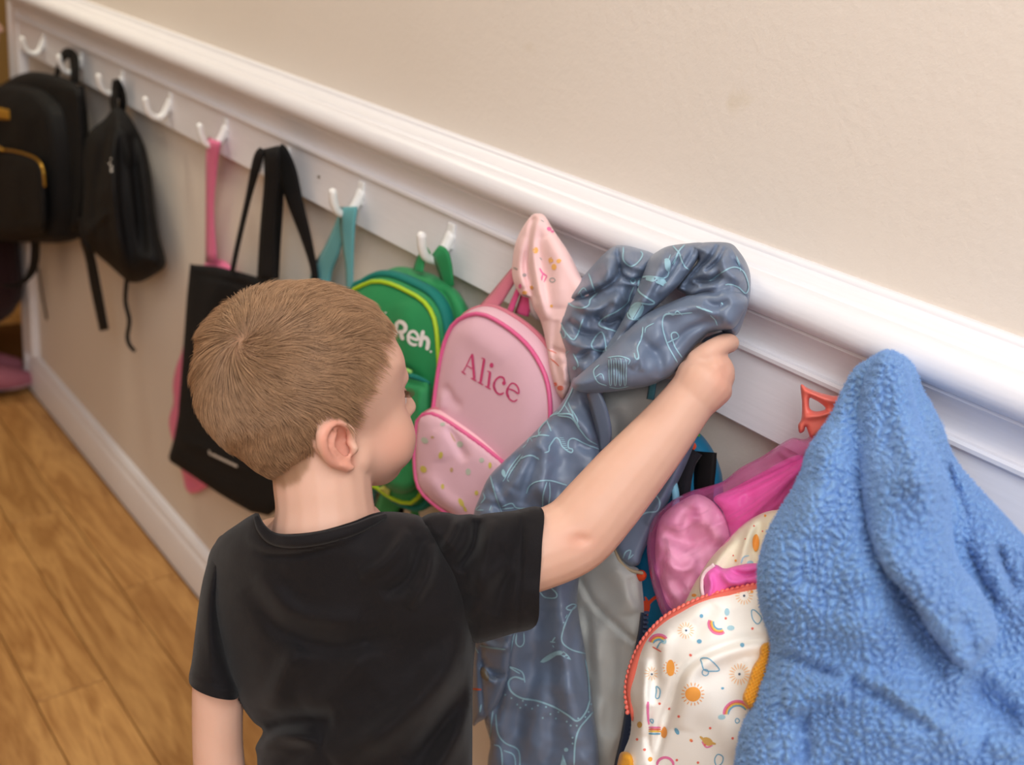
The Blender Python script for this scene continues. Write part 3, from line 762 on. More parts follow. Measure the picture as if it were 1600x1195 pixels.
print_on('yellow_print', sk, [], M_PY, ab, lift=0.0005, fills=[disc((689, 711), 3.4, 8, 5.6, 0.2), disc((662, 733), 4.8, 8, 6.0, -0.6), disc((692, 760), 2.6, 8, 4.5), disc((721, 785), 3.6, 8, 7.5, -0.5), disc((727, 795), 2.4, 8, 5, -0.5), disc((766, 727), 2.6, 8, 5), disc((745, 770), 3, 8, 4)])
print_on('pale_print', sk, [], M_PG, ab, lift=0.0005, fills=[disc((664, 688), 6, 8, 4.5, 0.6), disc((719, 694), 5, 8, 5), disc((732, 737), 4, 8, 5.5), disc((753, 719), 4, 8, 4), disc((692, 663), 4, 8, 3), disc((770, 760), 4, 8, 4)])
print_on('tan_print', sk, [([(704, 675), (708, 684), (712, 690)], 2)], M_PT, ab, lift=0.0005, fills=[disc((706, 734), 2.6, 8, 4), disc((676, 683), 3, 8, 2)])

# --- pale pink floral garment on the same hook
M_BLUSH = cloth_mat('blush jersey', (246, 206, 206), 0.75, 0.2, weave=0.25, var=0.03)
fg = thing('hooded_top', at_off([(880, 615)], 0.07)[0], 'pale pink hooded top with small flower print hanging over the pink backpack', 'clothing')
out = [(829, 338), (838, 333.5), (851, 337), (866, 361), (886, 390), (898, 412), (908, 433), (930, 470), (918, 510), (905, 540), (896, 565), (894, 600), (882, 622), (871, 614), (861, 584), (855, 546), (846, 505), (834, 482), (828, 467), (814, 461), (803, 442), (800, 420), (804, 385), (815, 358)]
ff = [(838, 336, 0.075), (805, 420, 0.07), (830, 470, 0.085), (905, 440, 0.08), (860, 560, 0.10), (890, 610, 0.10)]
fgo = cloth('bodice', out, ff, 0.016, 20, M_BLUSH, fg, step=3, folds=[([(832, 340), (826, 385), (822, 420), (832, 465)], 5, -0.008, 'g!'), ([(835, 345), (832, 390), (842, 450), (852, 500)], 8, 0.009), ([(812, 370), (810, 420), (818, 450)], 9, 0.005), ([(855, 370), (870, 420), (872, 480)], 16, 0.005), ([(868, 500), (866, 550), (876, 600)], 7, -0.005), ([(860, 545), (880, 552), (892, 560)], 5, -0.004), ([(880, 570), (884, 600)], 5, 0.004)])
sk = Skin([fgo])
M_FO = plain('orange flower print', (246, 186, 110), 0.7, 0.2); M_FP = plain('pink flower print', (236, 120, 168), 0.7, 0.2); M_FG = plain('grey leaf print', (180, 176, 176), 0.7, 0.2); M_FR = plain('coral flower print', (240, 130, 110), 0.7, 0.2)
print_on('orange_flower_print', sk, [([(860, 412), (858, 405), (863, 402)], 1.6), ([(874, 405), (877, 408)], 3)], M_FO, fg, fills=[disc((837, 391), 4, 8, 5), disc((866, 417), 4, 8, 5), disc((862, 407), 3, 8, 3), disc((873, 408), 3.4, 8, 3.4), disc((831, 449), 3, 8, 3), disc((820, 457), 4, 8, 3), disc((862, 478), 2.5, 8, 2.5)])
print_on('pink_flower_print', sk, [([(843, 419), (848, 427), (855, 431)], 3), ([(848, 427), (846, 438)], 3), ([(855, 431), (850, 441)], 2.2)], M_FP, fg, fills=[disc((858, 358), 4, 8, 3, 0.6), disc((863, 362), 2.6, 8, 2), disc((813, 447), 2.5, 8, 4)])
print_on('grey_leaf_print', sk, [([(859, 437), (864, 434), (868, 438), (863, 441)], 1.6, True), ([(845, 344), (850, 347)], 2.4), ([(803, 418), (809, 421)], 3), ([(816, 460), (828, 464)], 3), ([(843, 402), (847, 406)], 2)], M_FG, fg, fills=[disc((819, 430), 3, 8, 3)])
print_on('coral_flower_print', sk, [([(860, 560), (868, 566), (874, 572)], 1.6), ([(856, 546), (870, 552)], 1.2)], M_FR, fg, fills=[disc((876, 606), 5, 8, 4), disc((868, 600), 3, 8, 3)])
# ================================================================== the boy
HEAD_C = np.array([-0.3535, 0.6377, 0.9273])
HEAD_A = np.array([[0.999, 0.052, -0.015], [-0.048, 0.982, 0.184], [0.024, -0.183, 0.983]])   # columns: forward, left, up
def head_w(p): return HEAD_C + (np.atleast_2d(p)/1000.0) @ HEAD_A.T
def head_l(P): return ((np.atleast_2d(P)-HEAD_C) @ HEAD_A)*1000.0
def smin(a, b, k):
    h = np.clip(0.5+0.5*(b-a)/k, 0, 1); return b*(1-h)+a*h-k*h*(1-h)
def smax(a, b, k): return -smin(-a, -b, k)
def ell(P, c, r):
    q = (P-np.array(c))/np.array(r); k0 = np.linalg.norm(q, axis=1); k1 = np.linalg.norm(q/np.array(r), axis=1)
    return k0*(k0-1)/(k1+1e-9)
def sph(P, c, r): return np.linalg.norm(P-np.array(c), axis=1)-r
def cap(P, a, b, ra, rb):
    a, b = np.array(a, float), np.array(b, float); ab = b-a
    t = np.clip(((P-a) @ ab)/(ab @ ab), 0, 1)
    return np.linalg.norm(P-a-t[:, None]*ab, axis=1)-(ra+(rb-ra)*t)
def head_sdf(P):
    S = P.copy(); S[:, 1] = np.abs(S[:, 1])                  # a symmetric face
    d = ell(P, (-5, 0, 13), (83, 68, 72))                    # skull
    d = smin(d, ell(P, (-34, 0, 4), (56, 60, 58)), 20)       # back of the skull
    d = smin(d, ell(P, (44, 0, 30), (36, 43, 36)), 20)       # forehead
    d = smin(d, ell(P, (36, 0, -34), (47, 50, 52)), 20)      # face
    d = smin(d, sph(S, (52, 31, -49), 27), 16)               # chubby cheeks
    d = smin(d, ell(P, (62, 0, -72), (23, 24, 20)), 14)      # chin
    d = smin(d, cap(S, (10, 48, -52), (50, 22, -78), 17, 15), 16)   # jaw
    d = smin(d, cap(P, (74, 0, 2), (82, 0, -16), 9, 7), 10)  # bridge
    d = smin(d, cap(P, (82, 0, -16), (95, 0, -33), 6.5, 8.2), 6)
    d = smin(d, sph(S, (88, 8, -37), 5.5), 5)                # nostrils
    d = smin(d, ell(S, (71, 19, 3), (8, 15, 6)), 9)          # brow
    d = smax(d, -ell(S, (88, 30, -13), (17, 16, 9)), 10)     # eye sockets
    d = smin(d, sph(S, (61, 27, -14), 12.6), 2.5)            # lids over the eyes
    d = smin(d, ell(P, (82, 0, -52), (8.5, 17, 5)), 5)       # upper lip
    d = smin(d, ell(P, (79, 0, -62), (8.5, 14, 5)), 5)       # lower lip
    d = smax(d, -ell(P, (93, 0, -57), (7, 17, 1.6)), 2.5)    # mouth line
    return d
def head_mesh(n=5):
    bm = bmesh.new(); bmesh.ops.create_icosphere(bm, subdivisions=n, radius=1.0)
    D = np.array([v.co[:] for v in bm.verts]); Fc = [tuple(v.index for v in f.verts) for f in bm.faces]; bm.free()
    c0 = np.array([8.0, 0, -8.0]); r = np.full(len(D), 150.0)
    for _ in range(60):
        r = r-np.clip(head_sdf(c0+D*r[:, None]), -6, 60)*0.7
    return c0+D*r[:, None], Fc
HV, HF = head_mesh(6)
def rbf_warp(P, pairs, anchors=()):
    """slide points sideways so that measured landmarks meet the places where the photograph shows them"""
    src = np.array([p[:2] for p in pairs]+[a for a in anchors], float); dst = np.array([p[2:] for p in pairs]+[a for a in anchors], float)
    uv = to_px(P); dep = (P-CAM) @ F_
    du = field(np.c_[src, (dst-src)[:, 0]], uv); dv = field(np.c_[src, (dst-src)[:, 1]], uv)
    return at_depth(uv+np.c_[du, dv], dep)
HEAD_PAIRS = [(608, 491, 599, 495), (622, 509, 612, 511), (631, 529, 618, 530), (621, 568, 624, 568), (640, 612, 640, 610), (650, 632, 650, 633), (651, 689, 650, 688), (645, 712, 643, 716),
  (615, 752, 617, 748), (592, 763, 592, 759), (585, 474, 582, 481), (549, 460, 550, 460), (477, 449, 477, 448), (433, 455, 432, 452), (386, 475, 387, 464), (348, 504, 351, 487), (324, 535, 323, 513),
  (312, 564, 311, 556), (306, 598, 306, 590), (311, 634, 310, 628), (322, 660, 324, 660), (345, 691, 346, 688), (370, 710, 379, 717), (405, 724, 411, 741), (496, 730, 496, 735), (470, 600, 470, 600), (540, 640, 540, 645)]
HW = head_w(HV)
#HEADWARP
HW = rbf_warp(HW, HEAD_PAIRS)
# ear: rim, inner fold, bowl, lobe (near side and far side)
ear_bits = []
def ear(side):
    s = -1 if side == 'near' else 1
    def e(x, o, z): return head_w([(x, s*(62+o), z)])[0]
    rim = [(8, 6, -12), (8, 9, 2), (0, 13, 11), (-11, 16, 9), (-19, 17, -3), (-19, 15, -19), (-12, 11, -33), (-4, 7, -41)]
    ear_bits.append(tube('x', [e(*p) for p in rim], np.array([3.2, 3.4, 3.6, 3.8, 3.9, 3.8, 4.2, 5.6])/1000, None, raw=True, sub=5, n=10))
    anti = [(-4, 10, 0), (-9, 11.5, -6), (-11, 11.5, -15), (-7, 9.5, -26), (-1, 8, -31)]
    ear_bits.append(tube('x', [e(*p) for p in anti], np.array([2.4, 2.8, 3.0, 3.0, 2.8])/1000, None, raw=True, sub=5, n=8))
    tr = [(5, 7, -14), (6, 9, -19), (4, 8, -25)]
    ear_bits.append(tube('x', [e(*p) for p in tr], np.array([3.0, 3.4, 2.8])/1000, None, raw=True, sub=5, n=8))
    back = [(2, 2, 4), (-8, 5, 2), (-14, 6, -8), (-14, 6, -20), (-8, 4, -32)]
    ear_bits.append(tube('x', [e(*p) for p in back], np.array([5, 6, 6.5, 6, 5])/1000, None, raw=True, sub=5, n=8))
ear('near'); ear('far')
body_parts = [(HW, HF)]
_rim = [(8, 6, -12), (8, 9, 2), (0, 13, 11), (-11, 16, 9), (-19, 17, -3), (-19, 15, -19), (-12, 11, -33), (-4, 7, -41), (5, 7, -22)]
_tgt = [(549, 690), (547, 671), (527, 659), (511, 666), (502, 685), (508, 708), (521, 726), (541, 729), (551, 702)]
EAR_PAIRS = [tuple(to_px(head_w([(x, -(62+o), z)]))[0])+t for (x, o, z), t in zip(_rim, _tgt)]
for i, (v, f) in enumerate(ear_bits): body_parts.append((rbf_warp(v, EAR_PAIRS) if i < len(ear_bits)//2 else v, f))
EAR_POLY = [(549, 694), (547, 668), (526, 653), (506, 662), (497, 684), (503, 711), (517, 730), (541, 738), (556, 728)]

def D_(u, v, d): return at_depth([(u, v)], d)[0]
def limb(pts, sub=6, n=18, squash=1.0, flatdir=None):
    P = [D_(*p[:3]) for p in pts]; r = [p[3] for p in pts]
    body_parts.append(tube('x', P, r, None, raw=True, sub=sub, n=n, flat=squash, flatdir=flatdir))
limb([(490, 650, .80, .046), (500, 710, .80, .0415), (505, 760, .80, .0405), (508, 795, .80, .0410), (511, 850, .80, .047), (520, 900, .81, .055)])          # neck
limb([(515, 880, .825, .062), (528, 960, .825, .066), (540, 1080, .835, .066), (552, 1200, .85, .066), (560, 1310, .87, .070), (565, 1380, .885, .070)], squash=1.0)
limb([(385, 890, .875, .026), (430, 868, .85, .034), (520, 875, .82, .036), (600, 868, .80, .034), (645, 880, .785, .028)])      # shoulders
# right arm, reaching
limb([(645, 880, .785, .032), (700, 890, .787, .031), (780, 880, .79, .031), (850, 857, .795, .0325), (898, 834, .80, .0325), (935, 795, .80, .0318), (975, 748, .80, .0300),
      (1015, 702, .80, .0272), (1048, 662, .80, .0243), (1070, 634, .80, .0225), (1084, 616, .80, .022)])
# left arm, hanging
limb([(380, 885, .875, .032), (360, 960, .87, .028), (343, 1060, .865, .0235), (340, 1140, .865, .0222), (343, 1200, .865, .0225), (352, 1270, .86, .0225), (360, 1350, .85, .022), (366, 1410, .845, .019)])
# right hand: back of the hand and five fingers closed round the cloth
V_, F__ = tube('x', [D_(1080, 624, .80), D_(1092, 608, .799), D_(1102, 594, .799), D_(1108, 585, .80)], [.021, .0238, .0252, .0215], None, raw=True, sub=5, n=18)
body_parts.append((V_, F__))
def finger(pts): limb(pts, sub=5, n=12)
finger([(1090, 562, .793, .0092), (1110, 549, .790, .0094), (1130, 537, .795, .0084), (1141, 536, .808, .0078), (1133, 542, .822, .0070), (1116, 549, .824, .0066)])       # index
finger([(1104, 582, .789, .0096), (1118, 574, .788, .0095), (1127, 573, .802, .0086), (1127, 575, .818, .0080), (1114, 577, .828, .0074), (1102, 579, .828, .0070)])  # middle
finger([(1104, 600, .789, .0096), (1118, 597, .789, .0095), (1127, 597, .802, .0088), (1125, 597, .816, .0081), (1112, 597, .826, .0074), (1100, 598, .826, .0070)])     # ring
finger([(1100, 617, .791, .0092), (1112, 620, .791, .0092), (1119, 620, .803, .0084), (1116, 618, .815, .0078), (1110, 615, .822, .0068), (1100, 614, .822, .0062)])     # little
finger([(1082, 600, .806, .0120), (1078, 575, .816, .0108), (1086, 556, .824, .0092), (1100, 548, .828, .0080)])        # thumb
# left hand, relaxed, below the frame
V_, F__ = tube('x', [D_(366, 1410, .845), D_(372, 1450, .842), D_(378, 1490, .84)], [.020, .024, .020], None, raw=True, sub=5, n=14); body_parts.append((V_, F__))
for k, (du, dd) in enumerate(((-22, .01), (-8, .0), (7, -.005), (20, -.006))):
    ln = (60, 74, 70, 54)[k]
    finger([(376+du, 1490, .84+dd, .0085), (380+du, 1490+ln*.45, .84+dd, .0080), (386+du, 1490+ln*.8, .848+dd, .0072), (390+du, 1490+ln, .858+dd, .0064)])
finger([(352, 1440, .852, .0105), (340, 1470, .858, .0092), (344, 1500, .864, .0080)])
# legs down to the floor (below the frame)
hip = D_(562, 1350, .88); legs = []
for s in (-1, 1):
    hx, hy = hip[0]-0.01, hip[1]+s*0.045
    top = np.array([hx, hy, hip[2]-0.02]); knee = np.array([hx+0.03, hy+s*0.01, 0.27]); ank = np.array([hx-0.005, hy+s*0.015, 0.07])
    legs.append((top, knee, ank))
    body_parts.append(tube('x', [top, (top+knee)/2, knee, (knee+ank)/2, ank, ank-[0, 0, .04]], [.058, .052, .042, .038, .030, .03], None, raw=True, sub=5, n=16))

boy_root = thing('person', (legs[0][2][0], (legs[0][2][1]+legs[1][2][1])/2, 0.0), 'small boy in black t-shirt, seen from behind, reaching up to the grey blue jacket', 'person')
def remeshed(name, parts, voxel, m, parent):
    V = []; Fc = []; k = 0
    for v, f in parts:
        V.append(v); Fc += [tuple(int(i)+k for i in t) for t in f]; k += len(v)
    o = mk('tmp', np.vstack(V), Fc, None, None)
    md = o.modifiers.new('r', 'REMESH'); md.mode = 'VOXEL'; md.voxel_size = voxel
    dg = bpy.context.evaluated_depsgraph_get(); dg.update()
    ev = o.evaluated_get(dg); me = ev.to_mesh()
    n = len(me.vertices); a = np.empty(n*3); me.vertices.foreach_get('co', a); a = a.reshape(-1, 3)
    F2 = [tuple(p.vertices) for p in me.polygons]
    ed = np.empty(len(me.edges)*2, int); me.edges.foreach_get('vertices', ed); ed = ed.reshape(-1, 2)
    ev.to_mesh_clear(); old = o.data; bpy.data.objects.remove(o); bpy.data.meshes.remove(old)
    return a, F2, ed
def relax(P, ed, it, w_):
    n = len(P); deg = np.bincount(ed.ravel(), minlength=n)[:, None].astype(float)
    for k in range(it):
        for sgn in (0.55, -0.57):
            s = np.zeros_like(P)
            for c in range(3):
                s[:, c] = np.bincount(ed[:, 0], P[ed[:, 1], c], n)+np.bincount(ed[:, 1], P[ed[:, 0], c], n)
            P = P+sgn*w_[:, None]*(s/deg-P) if sgn > 0 else P+sgn*0.8*w_[:, None]*(s/deg-P)
    return P
BV, BF, BE = remeshed('body', body_parts, 0.0021, None, None)
hl = head_l(BV)
near_head = np.exp(-np.maximum(np.linalg.norm(hl-np.array([30, 0, 0]), axis=1)-95, 0)/15)
uvb = to_px(BV)
is_ear = inside(uvb, np.array(EAR_POLY)*1.0) & (np.linalg.norm(hl, axis=1) < 130)
hand_m = np.exp(-(np.maximum(np.hypot(uvb[:, 0]-1110, uvb[:, 1]-585)-45, 0)/20)**2)
wsm = np.clip(1.0-0.3*near_head-0.65*hand_m, 0, 1); wsm[is_ear] = 0.35
BV = relax(BV, BE, 10, wsm)
BV = rbf_warp(BV, BODY_PAIRS) if 'BODY_PAIRS' in globals() else BV

# t-shirt: body panel, two sleeves and the neck rib
M_TEE = cloth_mat('black cotton jersey', (19, 16, 19), 0.85, 0.10, weave=0.5, weave_scale=1800, var=0.12, var_scale=14, bump2=0.15, bump2_scale=35)
out = [(404, 802), (412, 822), (430, 832), (455, 834), (500, 829), (550, 815), (592, 800), (640, 802), (664, 812), (700, 850), (735, 920), (745, 960), (743, 1005), (739, 1060), (738, 1195), (737, 1345), (640, 1372), (520, 1380), (400, 1345), (402, 1195), (399, 1168), (411, 1142), (396, 1128), (376, 1100), (350, 1050), (330, 985), (322, 920), (326, 868), (345, 838), (372, 818), (392, 805)]
tf = [(404, 803, .795), (450, 834, .798), (500, 829, .800), (560, 812, .798), (592, 800, .797), (664, 812, .782), (700, 870, .79), (326, 868, .875), (322, 950, .88), (743, 1005, .82), (738, 1195, .84), (737, 1345, .86), (400, 1345, .88), (402, 1195, .87), (376, 1100, .875), (540, 1000, .825), (540, 1200, .845)]
tee = cloth('tshirt_body', out, tf, 0.072, 120, M_TEE, boy_root, mode='depth', back=0.07, step=5, openings=[[(404, 802), (412, 822), (430, 832), (455, 834), (500, 829), (550, 815), (592, 800)], [(737, 1345), (640, 1372), (520, 1380), (400, 1345)]],
   folds=[([(395, 862), (425, 868), (470, 866), (530, 850)], 5, -0.0048), ([(384, 835), (405, 852), (440, 858), (500, 852), (560, 835)], 6, 0.0044),
          ([(735, 985), (690, 1060), (620, 1130), (520, 1195)], 26, 0.0220), ([(740, 1050), (690, 1130), (640, 1195)], 18, -0.0154), ([(735, 1110), (700, 1180), (660, 1240)], 16, 0.0132),
          ([(385, 920), (450, 990), (540, 1010), (620, 985)], 16, -0.0088), ([(400, 900), (470, 960), (560, 970)], 14, 0.0066), ([(640, 830), (600, 880), (560, 900)], 10, 0.0088), ([(660, 840), (640, 900), (600, 930)], 10, -0.0088), ([(676, 850), (668, 900), (640, 950)], 9, 0.0088),
          ([(405, 1142), (450, 1125), (520, 1120)], 14, -0.0176), ([(405, 1165), (440, 1150), (500, 1160)], 12, 0.0176), ([(400, 1195), (460, 1180), (540, 1110)], 16, -0.0088), ([(470, 1010), (440, 1060), (420, 1110)], 18, 0.0110), ([(580, 1010), (520, 1080), (480, 1110)], 20, 0.0088)],
   wrinkle=[(60, 0.003, 2), (24, 0.001, 4)])
out = [(656, 812), (672, 802), (695, 800), (715, 804), (735, 803), (748, 805), (760, 802), (800, 798), (847, 794), (847, 850), (843, 920), (838, 976), (800, 990), (760, 1002), (742, 1004), (722, 985), (700, 955), (676, 910), (660, 870), (652, 835)]
sl = cloth('sleeve', out, [(656, 830, .785), (700, 960, .80), (742, 1000, .805), (760, 810, .79), (847, 800, .80), (838, 976, .80)], 0.042, 75, M_TEE, boy_root, mode='depth', back=0.045, step=4, openings=[[(847, 794), (847, 850), (843, 920), (838, 976)]],
   folds=[([(668, 815), (664, 870), (680, 930), (720, 990)], 4, -0.0051), ([(745, 812), (740, 850), (715, 890)], 9, -0.0136), ([(720, 806), (705, 840), (690, 860)], 8, 0.0102), ([(770, 812), (760, 870), (740, 930)], 12, 0.0085), ([(820, 810), (800, 880), (770, 960)], 13, -0.0068), ([(815, 797), (814, 880), (808, 985)], 3, -0.0026, 'g!'), ([(730, 970), (770, 900), (800, 880)], 12, 0.0068)],
   wrinkle=[(30, 0.002, 6)])
out = [(346, 836), (330, 862), (316, 910), (307, 970), (300, 1030), (295, 1058), (299, 1072), (318, 1084), (345, 1092), (369, 1092), (374, 1075), (362, 1040), (352, 990), (348, 940), (356, 880), (366, 845)]
sl2 = cloth('sleeve', out, [(346, 840, .87), (300, 1060, .868), (368, 1090, .862), (360, 880, .862)], 0.036, 45, M_TEE, boy_root, mode='depth', back=0.04, step=4, openings=[[(299, 1072), (318, 1084), (345, 1092), (369, 1092)]],
   folds=[([(302, 1050), (325, 1064), (352, 1072), (370, 1072)], 3, -0.0015, 'g!'), ([(330, 880), (325, 960), (340, 1040)], 12, 0.003)])
_ts = Skin([tee]); rib = []
for u, v, w_ in [(400, 806, 10), (409, 826, 16), (426, 841, 20), (455, 846, 21), (500, 841, 21), (550, 828, 19), (585, 813, 15), (604, 805, 8)]:
    h = _ts.hit((u, v), 0.0); rib.append((u, v, ((h-CAM) @ F_ if h is not None else 0.78)-0.0025, w_))
strap('neck_rib', rib, 0.006, M_TEE, boy_root, mode='depth', sub=8)
# a dimple at the elbow
_q = to_px(BV); _g = np.exp(-(((_q-np.array([906, 843]))/np.array([14, 8]))**2).sum(1))*((BV-CAM) @ F_ < 0.80); BV = at_depth(_q, (BV-CAM) @ F_+0.0035*_g)
# the skin lies under the shirt
_sk = Skin([tee, sl, sl2])
uvb = to_px(BV); dp = (BV-CAM) @ F_
_cand = np.where((uvb[:, 0] > 285) & (uvb[:, 0] < 855) & (uvb[:, 1] > 785) & (head_l(BV)[:, 2] < -95))[0]
_nd = dp.copy()
for i in _cand:
    h = _sk.hit(uvb[i], 0.0)
    if h is not None: _nd[i] = max(_nd[i], (h-CAM) @ F_+0.005)
BV = at_depth(uvb, _nd)

# skin: blush on ears, cheeks and knuckles is the colour of the skin itself
M_SKIN, nt, b = new_mat('skin'); N, L = nt.nodes, nt.links
at = N.new('ShaderNodeVertexColor'); at.layer_name = 'tone'
sp = N.new('ShaderNodeSeparateColor'); L.new(at.outputs['Color'], sp.inputs['Color'])
tc = N.new('ShaderNodeTexCoord'); nz = N.new('ShaderNodeTexNoise'); nz.inputs['Scale'].default_value = 45; nz.inputs['Detail'].default_value = 4
L.new(tc.outputs['Object'], nz.inputs['Vector'])
m1 = N.new('ShaderNodeMix'); m1.data_type = 'RGBA'; m1.inputs['A'].default_value = lin((229, 184, 163)); m1.inputs['B'].default_value = lin((221, 174, 151)); L.new(nz.outputs['Fac'], m1.inputs['Factor'])
m2 = N.new('ShaderNodeMix'); m2.data_type = 'RGBA'; m2.inputs['B'].default_value = lin((228, 140, 118)); L.new(sp.outputs['Red'], m2.inputs['Factor']); L.new(m1.outputs['Result'], m2.inputs['A'])
m3 = N.new('ShaderNodeMix'); m3.data_type = 'RGBA'; m3.inputs['B'].default_value = lin((150, 112, 82)); L.new(sp.outputs['Green'], m3.inputs['Factor']); L.new(m2.outputs['Result'], m3.inputs['A'])
L.new(m3.outputs['Result'], b.inputs['Base Color'])
b.inputs['Roughness'].default_value = 0.5; b.inputs['Specular IOR Level'].default_value = 0.35
b.inputs['Subsurface Weight'].default_value = 0.12; b.inputs['Subsurface Radius'].default_value = (1.0, 0.35, 0.2); b.inputs['Subsurface Scale'].default_value = 0.006
n5 = N.new('ShaderNodeTexNoise'); n5.inputs['Scale'].default_value = 900; L.new(tc.outputs['Object'], n5.inputs['Vector'])
bp = N.new('ShaderNodeBump'); bp.inputs['Strength'].default_value = 0.08; bp.inputs['Distance'].default_value = 0.0006; L.new(n5.outputs['Fac'], bp.inputs['Height']); L.new(bp.outputs['Normal'], b.inputs['Normal'])
body = mk('body', BV, BF, M_SKIN, boy_root)

HAIR_POLY = [(270, 400), (640, 400), (640, 450), (606, 497), (592, 503), (583, 520), (577, 545), (568, 562), (560, 584), (555, 620), (551, 655), (541, 664), (530, 646), (510, 644), (495, 660), (487, 690), (484, 728), (468, 752), (443, 763), (424, 754), (400, 742), (280, 640)]
def hair_mask(P):
    l = head_l(P); far = l[:, 1] > 0
    q = l.copy(); q[far, 1] *= -1
    uv = to_px(head_w(q)); uv[~far] = to_px(P)[~far]
    return inside(uv, HAIR_POLY) & (l[:, 2] > -75) & (np.linalg.norm(l, axis=1) < 150) & ~inside(uv, EAR_POLY)
uvb = to_px(BV); hl = head_l(BV)
def blob(c, r): return np.exp(-((hl-np.array(c))**2/np.array(r)**2).sum(1))
red = 0.5*(inside(uvb, EAR_POLY) & (np.linalg.norm(hl, axis=1) < 130))
ah = hl.copy(); ah[:, 1] = np.abs(ah[:, 1])
red += 0.35*np.exp(-((ah-np.array([48, 48, -45]))**2/np.array([24, 24, 22])**2).sum(1)) + 0.8*np.exp(-((hl-np.array([86, 0, -57]))**2/np.array([10, 16, 8])**2).sum(1))
red += 0.3*np.exp(-((uvb-np.array([1130, 590]))**2/np.array([18, 40])**2).sum(1)) + 0.25*np.exp(-((uvb-np.array([905, 845]))**2/np.array([30, 18])**2).sum(1))
green = hair_mask(BV).astype(float)
deg = np.bincount(BE.ravel(), minlength=len(BV)).astype(float)
for _ in range(4):
    for nm in ('g', 'r'):
        a_ = green if nm == 'g' else red
        s = (np.bincount(BE[:, 0], a_[BE[:, 1]], len(BV))+np.bincount(BE[:, 1], a_[BE[:, 0]], len(BV)))/deg
        if nm == 'g': green = 0.5*green+0.5*s
        else: red = 0.5*red+0.5*s
ca = body.data.color_attributes.new('tone', 'FLOAT_COLOR', 'POINT')
cc = np.zeros((len(BV), 4)); cc[:, 0] = np.clip(red, 0, 1); cc[:, 1] = green*0.85; cc[:, 3] = 1
ca.data.foreach_set('color', cc.ravel())

# eyes and lashes
M_EYE = plain('eye white', (236, 232, 228), 0.15, 0.5); M_LASH = plain('eyelash', (92, 62, 44), 0.6, 0.2)
bt = BVHTree.FromPolygons([Vector(v) for v in BV], BF)
for s, nm in ((-1, 'eye'), (1, 'eye')):
    c = head_w([(63.4, s*27, -15)])[0]
    v, f = tube('x', [c-[0.0001, 0, 0], c+[0.0001, 0, 0]], [0.0114, 0.0114], None, raw=True, sub=1, n=14)
    eye = mk('eye', v, f, M_EYE, boy_root)
    c = head_w([(69.8, s*27, -15)])[0]
    v, f = tube('x', [c-[0.0001, 0, 0], c+[0.0001, 0, 0]], [0.0054, 0.0054], None, raw=True, sub=1, n=12)
    mk('iris', v, f, M_LASH, eye)
    Vv = []; Ff = []
    for k in range(22):
        a = -1.1+2.2*k/21
        p0 = np.array([73.5-4*a*a, s*(27+9*a), -12+3.0*math.cos(a)]); p1 = p0+np.array([5.0, s*2.0*a, -0.5]); p2 = p0+np.array([8.0, s*3.4*a, 2.2])
        tv, tf = tube('x', [head_w([x])[0] for x in (p0, p1, p2)], [0.00028, 0.0002, 0.00008], None, raw=True, sub=3, n=4)
        Ff += [tuple(int(i)+len(Vv) for i in t) for t in tf]; Vv += tv.tolist()
    tag(mk('eyelashes', Vv, Ff, M_LASH, boy_root), kind='stuff')

